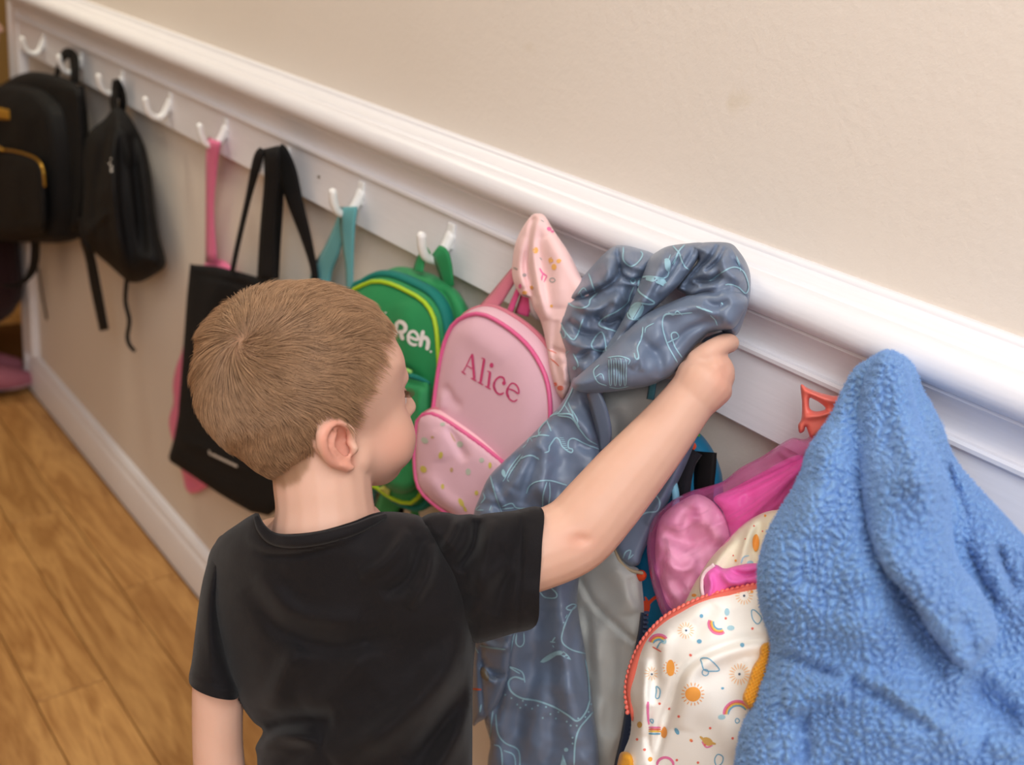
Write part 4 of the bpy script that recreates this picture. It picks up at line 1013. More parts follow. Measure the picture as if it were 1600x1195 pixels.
# hair: short strands growing out of a whorl at the crown
def strands(name, P, nrm, whorl, N_, m, parent, seed=3):
    rg = np.random.default_rng(seed)
    l = head_l(P); ln = nrm @ HEAD_A
    wl = head_l([whorl])[0]
    d = l-wl; t = d-ln*(d*ln).sum(1)[:, None]; dist = np.linalg.norm(d, axis=1)
    t /= np.linalg.norm(t, axis=1)[:, None]+1e-9
    sw = np.cross(ln, t); k = np.exp(-dist/34.0)
    dirv = t+sw*(1.5*k)[:, None]
    # over the top the hair is combed forward, at the sides it falls down
    up = np.clip((l[:, 2]-25)/45, 0, 1)*np.clip((l[:, 0]-wl[0])/40, 0, 1)
    dirv += up[:, None]*np.array([0.9, -0.25, -0.1])
    side = np.clip((40-l[:, 2])/50, 0, 1)
    dirv += side[:, None]*np.array([-0.15, 0, -0.8])
    fr = np.clip((l[:, 0]-55)/25, 0, 1); dirv += fr[:, None]*np.array([0.1, -0.5, -0.5])
    nu = vnoise(l[:, 0]/22, l[:, 2]/22+l[:, 1]/29, 5); nv = vnoise(l[:, 0]/11+40, l[:, 2]/11+l[:, 1]/13, 8)
    b = np.cross(ln, dirv)
    dirv = dirv+b*(nu*0.9+nv*0.55+rg.normal(0, .05, len(l)))[:, None]
    dirv -= ln*(dirv*ln).sum(1)[:, None]; dirv /= np.linalg.norm(dirv, axis=1)[:, None]+1e-9
    L_ = np.where(l[:, 2] > 35, 27.0, 15.0+12.0*np.clip((l[:, 2]+10)/45, 0, 1))*rg.uniform(0.75, 1.15, len(l))
    L_ *= np.where(l[:, 2] < -30, 0.72, 1.0)*np.where((l[:, 0] > 20) & (l[:, 2] < 10), 0.7, 1.0)*(1-0.62*np.clip((l[:, 0]-38)/30, 0, 1))
    lift = 0.30+0.22*np.exp(-dist/16)+rg.normal(0, .05, len(l))+0.25*(nv+nu)
    lift = np.clip(lift*np.where(l[:, 2] < -10, 0.75, 1), 0.08, 1.0)
    # locks: the tips lean towards the middle of their lock
    b = np.cross(ln, dirv)
    wv = vnoise(l[:, 0]/4.2+9, l[:, 1]/4.2+l[:, 2]/3.7, 15)*3.2
    pts = []
    for s in (0, .2, .4, .6, .8, 1.0):
        h = lift*(s-0.50*s*s)*0.95
        sag = (s*s)*L_*L_/150.0
        bend = (nu*2.2+nv*1.2)*s*s*L_*0.10+wv*s*s
        pts.append(l+dirv*(L_*s)[:, None]+b*bend[:, None]+ln*(h*L_*0.85-sag*0.55+(-0.3 if s == 0 else 0))[:, None])
    Q = np.stack(pts, 1)
    Qw = head_w(Q.reshape(-1, 3)).reshape(len(l), 6, 3)-origin_of(parent)
    hc = bpy.data.hair_curves.new(name)
    hc.add_curves([6]*len(l))
    hc.attributes['position'].data.foreach_set('vector', Qw.astype(np.float32).ravel())
    ra = hc.attributes.get('radius') or hc.attributes.new('radius', 'FLOAT', 'POINT')
    ra.data.foreach_set('value', np.tile(np.array([.00013, .00013, .00012, .00011, .00008, .00003], np.float32), len(l)))
    hc.materials.append(m)
    o = bpy.data.objects.new(name, hc); COL.objects.link(o); o.parent = parent
    return tag(o, kind='stuff')
M_HAIR, nt, b = new_mat('light brown hair'); N, L = nt.nodes, nt.links
hi = N.new('ShaderNodeHairInfo'); cr = N.new('ShaderNodeValToRGB')
cr.color_ramp.elements[0].color = lin((96, 68, 46)); cr.color_ramp.elements[1].color = lin((216, 172, 132))
tc = N.new('ShaderNodeTexCoord'); nz = N.new('ShaderNodeTexNoise'); nz.inputs['Scale'].default_value = 110; nz.inputs['Detail'].default_value = 3; L.new(tc.outputs['Object'], nz.inputs['Vector'])
ma = N.new('ShaderNodeMath'); ma.operation = 'MULTIPLY_ADD'; ma.inputs[1].default_value = 0.5; L.new(hi.outputs['Random'], ma.inputs[0])
mb = N.new('ShaderNodeMath'); mb.operation = 'MULTIPLY_ADD'; mb.inputs[1].default_value = 0.5; mb.inputs[2].default_value = -0.28; L.new(nz.outputs['Fac'], mb.inputs[0]); L.new(mb.outputs[0], ma.inputs[2])
mi = N.new('ShaderNodeMath'); mi.operation = 'MULTIPLY_ADD'; mi.inputs[1].default_value = 0.42; L.new(hi.outputs['Intercept'], mi.inputs[0]); L.new(ma.outputs[0], mi.inputs[2])
L.new(mi.outputs[0], cr.inputs['Fac']); L.new(cr.outputs['Color'], b.inputs['Base Color'])
b.inputs['Roughness'].default_value = 0.45; b.inputs['Specular IOR Level'].default_value = 0.45
tri = np.array([(f[0], f[1], f[2]) for f in BF]+[(f[0], f[2], f[3]) for f in BF if len(f) == 4])
cen = BV[tri].mean(1); mk_ = hair_mask(cen) & (cen[:, 2] > HEAD_C[2]-0.09)
tri = tri[mk_]; A_, B_, C_ = BV[tri[:, 0]], BV[tri[:, 1]], BV[tri[:, 2]]
nn = np.cross(B_-A_, C_-A_); ar = np.linalg.norm(nn, axis=1); 
NS = 34000
ix = RNG.choice(len(tri), NS, p=ar/ar.sum()); u1 = RNG.random(NS); v1 = RNG.random(NS); fl = u1+v1 > 1; u1[fl] = 1-u1[fl]; v1[fl] = 1-v1[fl]
RP = A_[ix]+(B_[ix]-A_[ix])*u1[:, None]+(C_[ix]-A_[ix])*v1[:, None]
cH = head_w([(0, 0, 5)])[0]
RN = nn[ix]/ar[ix][:, None]; fl = ((RP-cH)*RN).sum(1) < 0; RN[fl] *= -1
RN2 = RP-cH; RN2 /= np.linalg.norm(RN2, axis=1)[:, None]; RN = RN*0.5+RN2*0.5; RN /= np.linalg.norm(RN, axis=1)[:, None]
wh = bt.ray_cast(Vector(CAM), Vector(rays([(376, 532)])[0]))[0]
strands('hair', RP, RN, np.array(wh), NS, M_HAIR, boy_root)

# shorts and shoes (below the frame)
M_SHORT = cloth_mat('charcoal jersey shorts', (52, 52, 58), 0.9, 0.1, weave=0.3)
V = []; Fc = []
for (top, knee, ank) in legs:
    v, f = tube('x', [top+[0, 0, .05], (top+knee)/2, knee+[0, 0, .03]], [.066, .064, .058], None, raw=True, sub=5, n=16); Fc += [tuple(int(i)+len(V) for i in t) for t in f]; V += v.tolist()
v, f, e_ = remeshed('s', [(np.array(V), Fc)], 0.006, None, None)
mk('shorts', v, f, M_SHORT, boy_root)
M_SHOE = plain('navy shoe', (40, 46, 62), 0.6, 0.3); M_SOLE = plain('white rubber sole', (225, 222, 215), 0.5, 0.3)
for (top, knee, ank) in legs:
    v, f = tube('x', [[ank[0]-.03, ank[1], .045], [ank[0]+.02, ank[1], .05], [ank[0]+.08, ank[1], .036], [ank[0]+.115, ank[1], .03]], [.035, .04, .032, .022], None, raw=True, sub=5, n=14)
    v[:, 2] = np.maximum(v[:, 2], 0.008)
    sh = mk('shoe', v, f, M_SHOE, boy_root)
    v2 = v.copy(); c = v2.mean(0); v2 = c+(v2-c)*[1.04, 1.06, 1]; v2[:, 2] = np.clip(v2[:, 2], 0.0, 0.014)
    mk('sole', v2, f, M_SOLE, sh)

# ------------------------------------------------------------------ child half out of frame, round the far corner
d0 = rays([(4, 602)])[0]; g = CAM+d0*(-CAM[2]/d0[2])
k2 = thing('person', (g[0]-0.03, g[1], 0), 'child in dark maroon dress and pink shoes, mostly out of frame at the far left', 'person')
kb = []
px0, py0 = g[0]-0.06, g[1]+0.0
for s_ in (-1, 1):
    kb.append(tube('x', [[px0, py0+s_*.05, .05], [px0, py0+s_*.05, .18], [px0, py0+s_*.05, .36], [px0, py0+s_*.05, .50]], [.026, .034, .042, .055], None, raw=True, sub=5, n=14))
    kb.append(tube('x', [[px0, py0+s_*.12, .80], [px0-.01, py0+s_*.15, .68], [px0-.02, py0+s_*.155, .57], [px0-.02, py0+s_*.155, .49]], [.032, .028, .025, .02], None, raw=True, sub=5, n=12))
    for q_ in range(5):
        kb.append(tube('x', [[px0-.032+.006*q_, py0+s_*.155, .485], [px0-.035+.009*q_, py0+s_*.152, .455], [px0-.034+.010*q_, py0+s_*.148, .43]], [.008, .0075, .006], None, raw=True, sub=4, n=8))
kb.append(tube('x', [[px0, py0, .46], [px0, py0, .62], [px0, py0, .78], [px0, py0, .84], [px0, py0, .90]], [.085, .08, .085, .05, .04], None, raw=True, sub=5, n=18))
_hv = HV/1000.0*0.97; kb.append((_hv+np.array([px0+.01, py0, .985]), HF))
v, f, e_ = remeshed('k', kb, 0.004, None, None)
b2 = mk('body', v, f, M_SKIN, k2)
M_MAROON = cloth_mat('dark maroon cotton', (44, 20, 24), 0.85, 0.1, weave=0.3)
dr = [tube('x', [[px0, py0, .31], [px0, py0, .50], [px0, py0, .66], [px0, py0, .79], [px0, py0, .83]], [.125, .11, .09, .09, .055], None, raw=True, sub=6, n=24)]
for s_ in (-1, 1): dr.append(tube('x', [[px0, py0+s_*.09, .80], [px0+.01, py0+s_*.14, .73], [px0+.025, py0+s_*.16, .66]], [.045, .042, .04], None, raw=True, sub=5, n=14))
v, f, e_ = remeshed('k', dr, 0.006, None, None)
mk('dress', v, f, M_MAROON, k2)
hc_ = HV[(HV[:, 2] > 18) | (HV[:, 0] < -20)]; 
M_DKHAIR = plain('dark brown hair', (52, 36, 26), 0.5, 0.4)
bm = bmesh.new(); bmesh.ops.create_icosphere(bm, subdivisions=4, radius=1.0)
hv = np.array([x.co[:] for x in bm.verts])*[.094, .078, .082]+[px0-.012, py0, 1.005]; hf_ = [tuple(x.index for x in q_.verts) for q_ in bm.faces]; bm.free()
mk('hair', hv, hf_, M_DKHAIR, k2)
M_PSHOE = plain('pink canvas shoe', (172, 106, 122), 0.7, 0.2); M_LSOLE = plain('lilac white sole', (196, 172, 176), 0.5, 0.3)
for s_ in (-1, 1):
    v, f = tube('x', [[px0-.045, py0+s_*.05, .05], [px0+.0, py0+s_*.05, .055], [px0+.07, py0+s_*.05, .040], [px0+.105, py0+s_*.05, .034]], [.036, .042, .034, .024], None, raw=True, sub=5, n=16)
    v[:, 2] = np.maximum(v[:, 2], .012)
    sh = mk('shoe', v, f, M_PSHOE, k2)
    v2 = v.copy(); c = v2.mean(0); v2 = c+(v2-c)*[1.05, 1.08, 1]; v2[:, 2] = np.clip(v2[:, 2], 0.0, 0.026)
    mk('sole', v2, f, M_LSOLE, sh)
# ================================================================== the grey blue jacket
M_JK = cloth_mat('slate blue waterproof nylon', (110, 124, 148), 0.36, 0.05, weave=0.15, weave_scale=2500, var=0.06, var_scale=9, bump2=0.25, bump2_scale=22, spec=0.45)
M_LIN = cloth_mat('grey fleece lining', (182, 183, 180), 0.95, 0.5, weave=0.6, weave_scale=1500, var=0.08, var_scale=20, bump2=0.15)
M_NAVY = cloth_mat('navy zip tape', (46, 58, 84), 0.8, 0.1, weave=0.5)
M_TEETH = plain('navy zip teeth', (60, 74, 104), 0.35, 0.5)
M_ICE = plain('pale blue print', (152, 190, 206), 0.6, 0.2)
jk = thing('jacket', at_off([(850, 1300)], 0.14)[0], 'grey blue jacket with pale skeleton line drawings, its hood held by the boy', 'jacket')
# hood, bunched up
out = [(870, 508), (880, 478), (897, 448), (918, 424), (944, 396), (962, 384), (980, 384), (1000, 389), (1018, 395), (1026, 404), (1022, 432), (1006, 476), (980, 530), (955, 580), (935, 612), (915, 613), (895, 606), (886, 578), (880, 545)]
hood = cloth('hood', out, [(870, 508, .09), (960, 384, .065), (1026, 404, .05), (980, 530, .08), (900, 600, .11)], 0.036, 42, M_JK, jk, step=2.6, folds=[
   ([(964, 388), (968, 424), (955, 442), (925, 458), (888, 472)], 4, -0.016), ([(966, 426), (985, 438), (1004, 434)], 3, -0.011), ([(898, 446), (930, 446), (952, 425), (955, 400)], 12, 0.010), ([(975, 395), (990, 415), (1010, 420)], 9, 0.007),
   ([(928, 490), (950, 506), (970, 498)], 4, -0.010), ([(888, 500), (915, 522), (950, 522)], 6, -0.010), ([(880, 530), (910, 542), (940, 550)], 10, 0.010), ([(902, 562), (925, 548), (950, 558)], 6, -0.010), ([(972, 462), (952, 490), (940, 512)], 7, 0.008),
   ([(900, 474), (930, 484), (970, 458)], 7, 0.009), ([(985, 445), (980, 480), (962, 530)], 7, -0.010), ([(918, 575), (930, 590), (940, 610)], 5, -0.008)], wrinkle=[(22, 0.005, 11), (10, 0.0015, 12)])
out = [(1016, 402), (1030, 391), (1046, 384), (1075, 380), (1098, 379), (1100, 388), (1090, 406), (1076, 426), (1062, 444), (1042, 464), (1016, 488), (992, 512), (968, 544), (950, 574), (936, 594), (924, 592), (928, 572), (945, 545), (966, 512), (984, 478), (998, 446), (1008, 420)]
ridge = cloth('hood_fold', out, [(1046, 384, .082), (1098, 380, .075), (1062, 444, .10), (992, 512, .115), (930, 590, .13), (998, 446, .10)], 0.024, 24, M_JK, jk, step=2.6, folds=[([(1040, 392), (1020, 440), (990, 490), (950, 560)], 7, 0.006), ([(1070, 388), (1050, 420), (1020, 460)], 5, -0.006), ([(1086, 386), (1066, 420)], 4, -0.005), ([(1000, 470), (985, 500), (960, 540)], 4, -0.004)], wrinkle=[(18, 0.003, 14)])
out = [(1074, 384), (1090, 380), (1112, 378), (1141, 380), (1156, 394), (1168, 414), (1173, 436), (1171, 468), (1162, 500), (1150, 524), (1132, 520), (1108, 498), (1088, 476), (1070, 460), (1058, 452), (1062, 444), (1078, 424), (1090, 406), (1084, 394)]
rlobe = cloth('hood_edge', out, [(1090, 381, .075), (1141, 380, .062), (1173, 450, .06), (1150, 524, .07), (1060, 450, .08), (1110, 440, .085)], 0.030, 28, M_JK, jk, step=2.6, folds=[
   ([(1122, 382), (1108, 404), (1084, 428), (1066, 448)], 4, -0.014), ([(1133, 386), (1120, 408), (1100, 424)], 3, -0.008), ([(1128, 384), (1114, 408), (1094, 424)], 3, 0.005), ([(1128, 392), (1134, 420), (1160, 440)], 9, 0.008), ([(1142, 383), (1148, 400), (1166, 424)], 3, 0.006), ([(1066, 452), (1090, 440), (1112, 438), (1128, 428)], 6, -0.016), ([(1070, 462), (1095, 452), (1120, 446)], 4, 0.006), ([(1080, 440), (1096, 446)], 3, 0.008), ([(1150, 450), (1130, 474), (1122, 505)], 8, 0.008), ([(1166, 460), (1150, 480), (1140, 510)], 5, -0.006)], wrinkle=[(20, 0.004, 15)])
out = [(1168, 470), (1160, 492), (1147, 512), (1128, 516), (1108, 520), (1096, 530), (1080, 548), (1066, 566), (1054, 582), (1036, 594), (1010, 604), (985, 608), (958, 612), (932, 614), (906, 612), (894, 604), (898, 592), (918, 574), (950, 545), (980, 515), (1010, 490), (1048, 472), (1082, 458), (1110, 445), (1140, 446), (1158, 456)]
rf = [(1165, 475, .085), (1110, 500, .10), (1050, 540, .112), (930, 596, .150), (985, 600, .145), (1040, 585, .125), (1000, 500, .125)]
roll = cloth('hood_roll', out, rf, 0.026, 32, M_JK, jk, step=3, folds=[([(1010, 498), (1050, 486), (1090, 480), (1120, 492)], 8, 0.006), ([(1130, 500), (1100, 505), (1070, 520), (1050, 545)], 7, -0.005), ([(1000, 530), (1030, 560), (1030, 590)], 9, -0.005), ([(950, 570), (990, 555), (1040, 520)], 12, 0.006), ([(985, 575), (1000, 560), (1003, 580)], 6, 0.004), ([(940, 590), (960, 575), (975, 590)], 7, -0.004), ([(1140, 470), (1120, 478), (1100, 474)], 6, -0.005)],
   wrinkle=[(30, 0.003, 13)])
# turned inside of the hood, dark, above the hand
cloth('hood_inside', [(1085, 560), (1096, 534), (1110, 524), (1146, 514), (1150, 522), (1136, 532), (1112, 545), (1095, 558), (1080, 575)], [(1085, 565, .085), (1148, 518, .07)], 0.008, 10, M_JK, jk, step=2.5)
# left front, outer shell
out = [(900, 588), (934, 602), (944, 622), (950, 650), (946, 690), (940, 715), (948, 745), (930, 800), (910, 860), (905, 900), (902, 935), (905, 965), (913, 1010), (918, 1040), (924, 1080), (928, 1115), (934, 1160), (936, 1195), (938, 1300), (850, 1310), (765, 1290), (762, 1195), (766, 1160), (756, 1120), (752, 1060), (758, 1010), (742, 980), (735, 940), (738, 860), (740, 805), (748, 780), (764, 745), (792, 716), (820, 690), (850, 660), (874, 634), (888, 612)]
jf = [(910, 595, .125), (948, 650, .115), (850, 665, .145), (745, 800, .185), (738, 900, .185), (760, 1060, .19), (765, 1250, .18), (840, 760, .165), (905, 900, .14), (920, 1050, .145), (936, 1250, .15), (840, 1000, .175)]
front = cloth('left_front', out, jf, 0.018, 30, M_JK, jk, step=4, folds=[
   ([(905, 610), (925, 640), (935, 690), (940, 710)], 7, -0.006), ([(870, 640), (900, 655), (930, 690)], 10, 0.006), ([(850, 665), (840, 700), (800, 760)], 14, 0.006), ([(810, 705), (800, 740), (770, 780)], 8, -0.005), ([(842, 700), (825, 745), (815, 790)], 10, -0.007), ([(860, 690), (850, 740), (850, 790)], 12, 0.006),
   ([(745, 790), (770, 790), (790, 800)], 8, -0.005), ([(765, 745), (775, 770), (790, 800)], 4, 0.003),
   ([(840, 950), (835, 1040), (815, 1120), (800, 1195)], 18, -0.009), ([(815, 930), (800, 1000), (795, 1060)], 14, 0.008), ([(875, 910), (880, 1000), (890, 1060), (900, 1195)], 20, 0.010), ([(860, 1000), (862, 1080), (858, 1195)], 12, -0.004), ([(788, 1000), (782, 1060), (772, 1130)], 8, -0.008), ([(905, 960), (895, 1010), (905, 1080)], 10, -0.004), ([(900, 690), (920, 700), (945, 700)], 9, -0.004)],
   wrinkle=[(40, 0.004, 21), (15, 0.001, 22)])
# folded sleeve hanging beside it, with the cuff
out = [(742, 975), (800, 985), (804, 1000), (798, 1040), (790, 1075), (776, 1105), (762, 1120), (748, 1128), (738, 1132), (735, 1090), (736, 1030)]
slv = cloth('jacket_sleeve', out, [(745, 990, .195), (795, 990, .20), (745, 1120, .19), (780, 1090, .195)], 0.016, 18, M_JK, jk, step=3, folds=[([(750, 1000), (775, 1012), (800, 1010)], 6, 0.005), ([(752, 1030), (765, 1050), (790, 1055)], 6, -0.006), ([(757, 1040), (762, 1060), (775, 1068)], 5, 0.006), ([(752, 1000), (752, 1060), (756, 1120)], 4, -0.005)])
# lining
out = [(936, 606), (980, 604), (1036, 592), (1056, 600), (1040, 640), (1000, 720), (960, 800), (970, 850), (986, 880), (1000, 892), (1004, 920), (1006, 955), (1002, 985), (992, 1020), (985, 1060), (980, 1100), (972, 1150), (962, 1195), (955, 1300), (905, 1300), (895, 1100), (890, 950), (880, 800), (915, 700)]
lf = [(936, 620, .095), (1036, 600, .09), (900, 800, .115), (985, 880, .105), (1004, 960, .105), (900, 1000, .115), (962, 1250, .125), (900, 1250, .12)]
lining = cloth('lining', out, lf, 0.014, 26, M_LIN, jk, step=4, folds=[([(908, 908), (925, 940), (955, 970), (990, 1002)], 5, -0.005, 'g!'), ([(950, 870), (975, 915), (985, 960)], 20, 0.007), ([(925, 985), (935, 1050), (935, 1130), (940, 1195)], 14, 0.006), ([(910, 940), (920, 1000), (922, 1060)], 8, -0.006), ([(960, 1000), (960, 1060), (950, 1150)], 14, -0.005), ([(960, 640), (965, 690), (950, 730)], 12, -0.005), ([(985, 900), (990, 930), (1000, 945)], 6, -0.004), ([(940, 680), (960, 690), (985, 670)], 3, -0.003)], wrinkle=[(30, 0.003, 31)])
cord('lining_edge', [(958, 842, .115), (963, 862, .118), (970, 878, .120), (984, 890, .119), (1003, 895, .117)], 0.0016, cloth_mat('tan binding', (176, 156, 130), 0.8, 0.1), jk)
# facing strip along the neck
strap('neck_facing', [(926, 612, .152, 20), (936, 640, .148, 26), (944, 675, .140, 24), (944, 705, .135, 14)], 0.003, M_JK, jk)
# hanging loop / label with stripes
strap('hanging_loop', [(1020, 594, .118, 12), (1019, 606, .112, 12), (1016, 624, .108, 12)], 0.002, cloth_mat('striped teal loop', (70, 130, 146), 0.7, 0.1, weave=0.5), jk)
# right front, seen edge on
out = [(1094, 652), (1090, 676), (1078, 712), (1060, 752), (1040, 792), (1020, 830), (1004, 866), (998, 882), (982, 884), (968, 872), (958, 850), (965, 830), (995, 790), (1030, 745), (1060, 700), (1080, 662)]
rfront = cloth('right_front', out, [(1092, 656, .072), (1055, 740, .085), (965, 860, .115), (1000, 880, .11), (1020, 800, .095)], 0.010, 14, M_JK, jk, step=3, folds=[([(1076, 690), (1050, 750), (1010, 820)], 7, 0.004)])
# zip: tape and teeth
zpts = [(1006, 957, .117, 10), (1004, 985, .117, 13), (998, 1020, .118, 15), (991, 1060, .120, 17), (987, 1100, .123, 18), (980, 1150, .126, 20), (970, 1200, .13, 22), (958, 1280, .13, 22)]
ztape = strap('zip_tape', zpts, 0.003, M_NAVY, jk)
zt = resample(spline([(p[0]+4+0.012*(p[1]-957), p[1], p[2]+.004) for p in zpts], 8), 7.2)
V = []; Fc = []
for i in range(len(zt)-1):
    c = at_off(zt[i:i+1, :2], zt[i, 2])[0]; d = at_off(zt[i+1:i+2, :2], zt[i+1, 2])[0]-c; d /= np.linalg.norm(d)
    a = np.cross(d, F_); a /= np.linalg.norm(a); n_ = np.cross(a, d)
    h = [c+a*sx*0.0021+d*sy*0.0010+n_*sz*0.0012 for sx in (-1, 1) for sy in (-1, 1) for sz in (-1, 1)]
    k = len(V); V += h; Fc += [(k, k+1, k+3, k+2), (k+4, k+6, k+7, k+5), (k, k+4, k+5, k+1), (k+2, k+3, k+7, k+6), (k, k+2, k+6, k+4), (k+1, k+5, k+7, k+3)]
tag(mk('zip_teeth', V, Fc, M_TEETH, jk, smooth=False), kind='stuff')
M_ORNG = plain('orange stitching', (214, 96, 60), 0.6, 0.2)
M_TANP = plain('reflective tan patch', (120, 112, 100), 0.5, 0.4)
sk = Skin([slv])
print_on('cuff_stripe', sk, [([(738, 1076), (752, 1077)], 3)], M_ORNG, jk)
print_on('reflective_patch', sk, [], M_TANP, jk, fills=[[(751, 1045), (757, 1043), (764, 1058), (762, 1064), (752, 1056)]])
# line drawings
W1 = 2.1
sk = Skin([hood, ridge, rlobe])
S = [([(974, 386), (974, 394), (975, 407), (987, 416), (999, 408), (1004, 398), (1001, 393)], W1), ([(920, 427), (925, 442), (930, 457)], W1), ([(886, 472), (897, 479), (911, 481), (920, 477), (923, 468), (934, 458)], W1),
     ([(907, 457), (910, 464), (917, 462)], 1.8), ([(903, 460), (912, 450), (918, 456)], 1.6), (disc((989, 439), 4, 8), 2, True), ([(991, 447), (985, 462), (979, 474), (965, 485), (948, 494), (939, 501), (938, 509), (962, 518)], W1),
     ([(877, 504), (884, 522), (881, 528), (875, 516)], 1.8), ([(878, 511), (897, 531), (911, 498)], W1), ([(948, 551), (941, 518), (925, 536), (928, 545), (945, 549)], W1), ([(948, 551), (952, 560)], W1),
     ([(1039, 405), (1045, 425), (1039, 434), (1011, 432), (999, 438), (998, 454), (1011, 465), (1022, 472), (1016, 475), (994, 474), (982, 488), (985, 498), (1005, 498)], 2.6),
     ([(1050, 383), (1062, 397), (1068, 414), (1076, 421)], 2.0), ([(1052, 414), (1060, 394), (1070, 383)], 2.2), ([(1044, 408), (1048, 398)], 1.5), ([(1050, 412), (1056, 402)], 1.5),
     ([(1107, 440), (1124, 428), (1144, 418), (1159, 422), (1167, 437), (1169, 451), (1164, 458), (1153, 448), (1140, 444), (1133, 445)], W1),
     ([(1124, 465), (1133, 481), (1140, 479), (1143, 472), (1136, 467)], W1, True), ([(1142, 477), (1156, 489), (1161, 482)], W1), ([(1082, 474), (1080, 466), (1086, 460), (1096, 458)], 2), ([(1150, 400), (1156, 416), (1156, 424)], 1.8),
     ([(896, 552), (904, 570), (902, 574)], 1.4), ([(890, 548), (880, 556)], 1.4)]
print_on('skeleton_print', sk, S, M_ICE, jk, fills=[[(999, 434), (1036, 435), (1043, 448), (1036, 447), (1025, 442)], [(983, 486), (995, 473), (1006, 478), (1000, 494), (988, 498)], [(1039, 405), (1047, 407), (1046, 424), (1040, 420)], disc((898, 575), 3, 8)], step=2)
sk = Skin([roll])
S = [([(1082, 488), (1060, 490), (1039, 492), (1035, 511), (1042, 536), (1050, 552), (1058, 566)], W1), ([(1041, 536), (1051, 531), (1060, 526), (1056, 519), (1049, 522), (1052, 536), (1058, 548), (1065, 558)], W1), ([(1088, 479), (1096, 482), (1113, 488)], W1), ([(1045, 488), (1052, 492), (1058, 486), (1066, 492)], 1.6),
     ([(1005, 511), (1004, 522), (1000, 534), (996, 545), (998, 558), (994, 561), (991, 552)], W1), ([(1110, 492), (1118, 500), (1121, 508)], 1.8), ([(1022, 505), (1010, 512), (1008, 520)], 1.6),
     ([(937, 570), (928, 580), (934, 596), (948, 602)], 1.8), ([(930, 590), (940, 584), (944, 594)], 1.4)]
for i in range(4):
    u = 952+i*7.6; S.append(([(u, 562+i*0.6), (u+0.6, 598), (u+3.2, 600), (u+4.0, 580), (u+3.4, 562+i*.6), (u+1.2, 560)], 1.3))
S.append(([(950, 559), (968, 557), (984, 562), (982, 569)], 1.7)); S.append(([(952, 604), (966, 606), (982, 603)], 1.5))
print_on('skeleton_print', sk, S, M_ICE, jk, step=2)
sk = Skin([front])
S = [([(897, 602), (892, 614), (887, 624), (878, 640), (870, 647), (857, 650), (840, 671)], W1), ([(871, 647), (891, 647), (898, 656), (906, 667)], W1), ([(872, 643), (856, 655), (858, 665), (861, 674)], 2), ([(871, 649), (893, 653), (906, 670), (919, 686), (933, 695)], W1),
     ([(882, 632), (890, 645)], 1.6), ([(888, 628), (896, 650)], 1.6), ([(893, 640), (902, 655), (903, 664)], 1.6),
     ([(830, 684), (844, 680), (858, 681)], W1), ([(843, 681), (842, 673), (848, 664), (856, 656)], W1), ([(838, 684), (846, 674)], 1.5), ([(824, 692), (828, 684), (832, 690)], 1.8), ([(817, 700), (823, 694)], 1.5),
     ([(851, 707), (857, 705), (858, 698), (861, 693), (868, 684), (874, 687), (876, 692), (879, 698), (888, 705), (894, 707), (895, 702), (889, 700), (888, 694), (890, 687), (898, 685), (915, 693), (936, 702)], W1)]
for i in range(7): S.append(([(874+i*1.4, 684+i*3), (881+i*1.2, 684+i*3)], 1.3))
S += [([(789, 748), (795, 735), (804, 722), (814, 710)], 1.8), ([(793, 748), (799, 737), (808, 724), (817, 712)], 1.5), ([(789, 748), (786, 752)], 2), ([(793, 749), (796, 753)], 2), ([(814, 717), (825, 712), (834, 712), (843, 718)], W1), ([(843, 718), (840, 714)], 2)]
for i in range(5): S.append(([(797+i*4, 736-i*5), (802+i*4, 735-i*5)], 1.2))
S += [([(823, 771), (828, 759), (841, 752), (861, 751), (886, 758)], W1), ([(854, 753), (849, 771), (848, 792)], 2), ([(858, 753), (859, 771), (857, 792)], 2), ([(765, 738), (774, 771), (785, 801)], 1.8), ([(785, 791), (800, 786), (807, 793), (825, 794), (843, 793)], W1), ([(785, 795), (803, 793)], 2),
      ([(755, 770), (758, 778), (752, 786)], 1.8), ([(744, 796), (750, 790)], 1.8), ([(744, 797), (756, 797)], 1.5), ([(765, 798), (768, 790)], 1.6),
      ([(857, 901), (858, 914), (870, 927), (868, 934), (852, 933), (843, 924)], W1), ([(902, 943), (891, 956), (881, 980), (878, 1001), (891, 1014), (914, 1021)], W1), ([(884, 950), (893, 944), (900, 946), (892, 953)], 2.2, True), ([(886, 960), (883, 966)], 2.4), ([(880, 972), (881, 973)], 3), ([(903, 925), (905, 905)], 4),
      ([(868, 995), (863, 1002)], 3), ([(860, 1002), (868, 1003)], 2.4), ([(864, 1008), (866, 1011)], 2.4),
      ([(820, 1066), (817, 1052), (810, 1046), (796, 1041), (804, 1047), (812, 1052)], W1), ([(820, 1062), (804, 1057), (795, 1065), (799, 1080), (815, 1090), (841, 1095), (868, 1105), (888, 1117), (902, 1126), (915, 1112), (921, 1094)], 2.8), ([(921, 1094), (919, 1060), (914, 1030)], 2.0),
      ([(926, 1112), (916, 1124), (905, 1138), (899, 1160), (897, 1195)], 2.6), ([(775, 1115), (778, 1144), (789, 1160), (811, 1173), (812, 1210)], 2.2), ([(772, 1163), (783, 1170), (786, 1210)], 2), ([(787, 1172), (804, 1181), (806, 1210)], 2), ([(770, 1110), (766, 1150), (758, 1180)], 1.8), ([(807, 990), (806, 1004), (812, 1010), (818, 1004), (818, 988)], 2)]
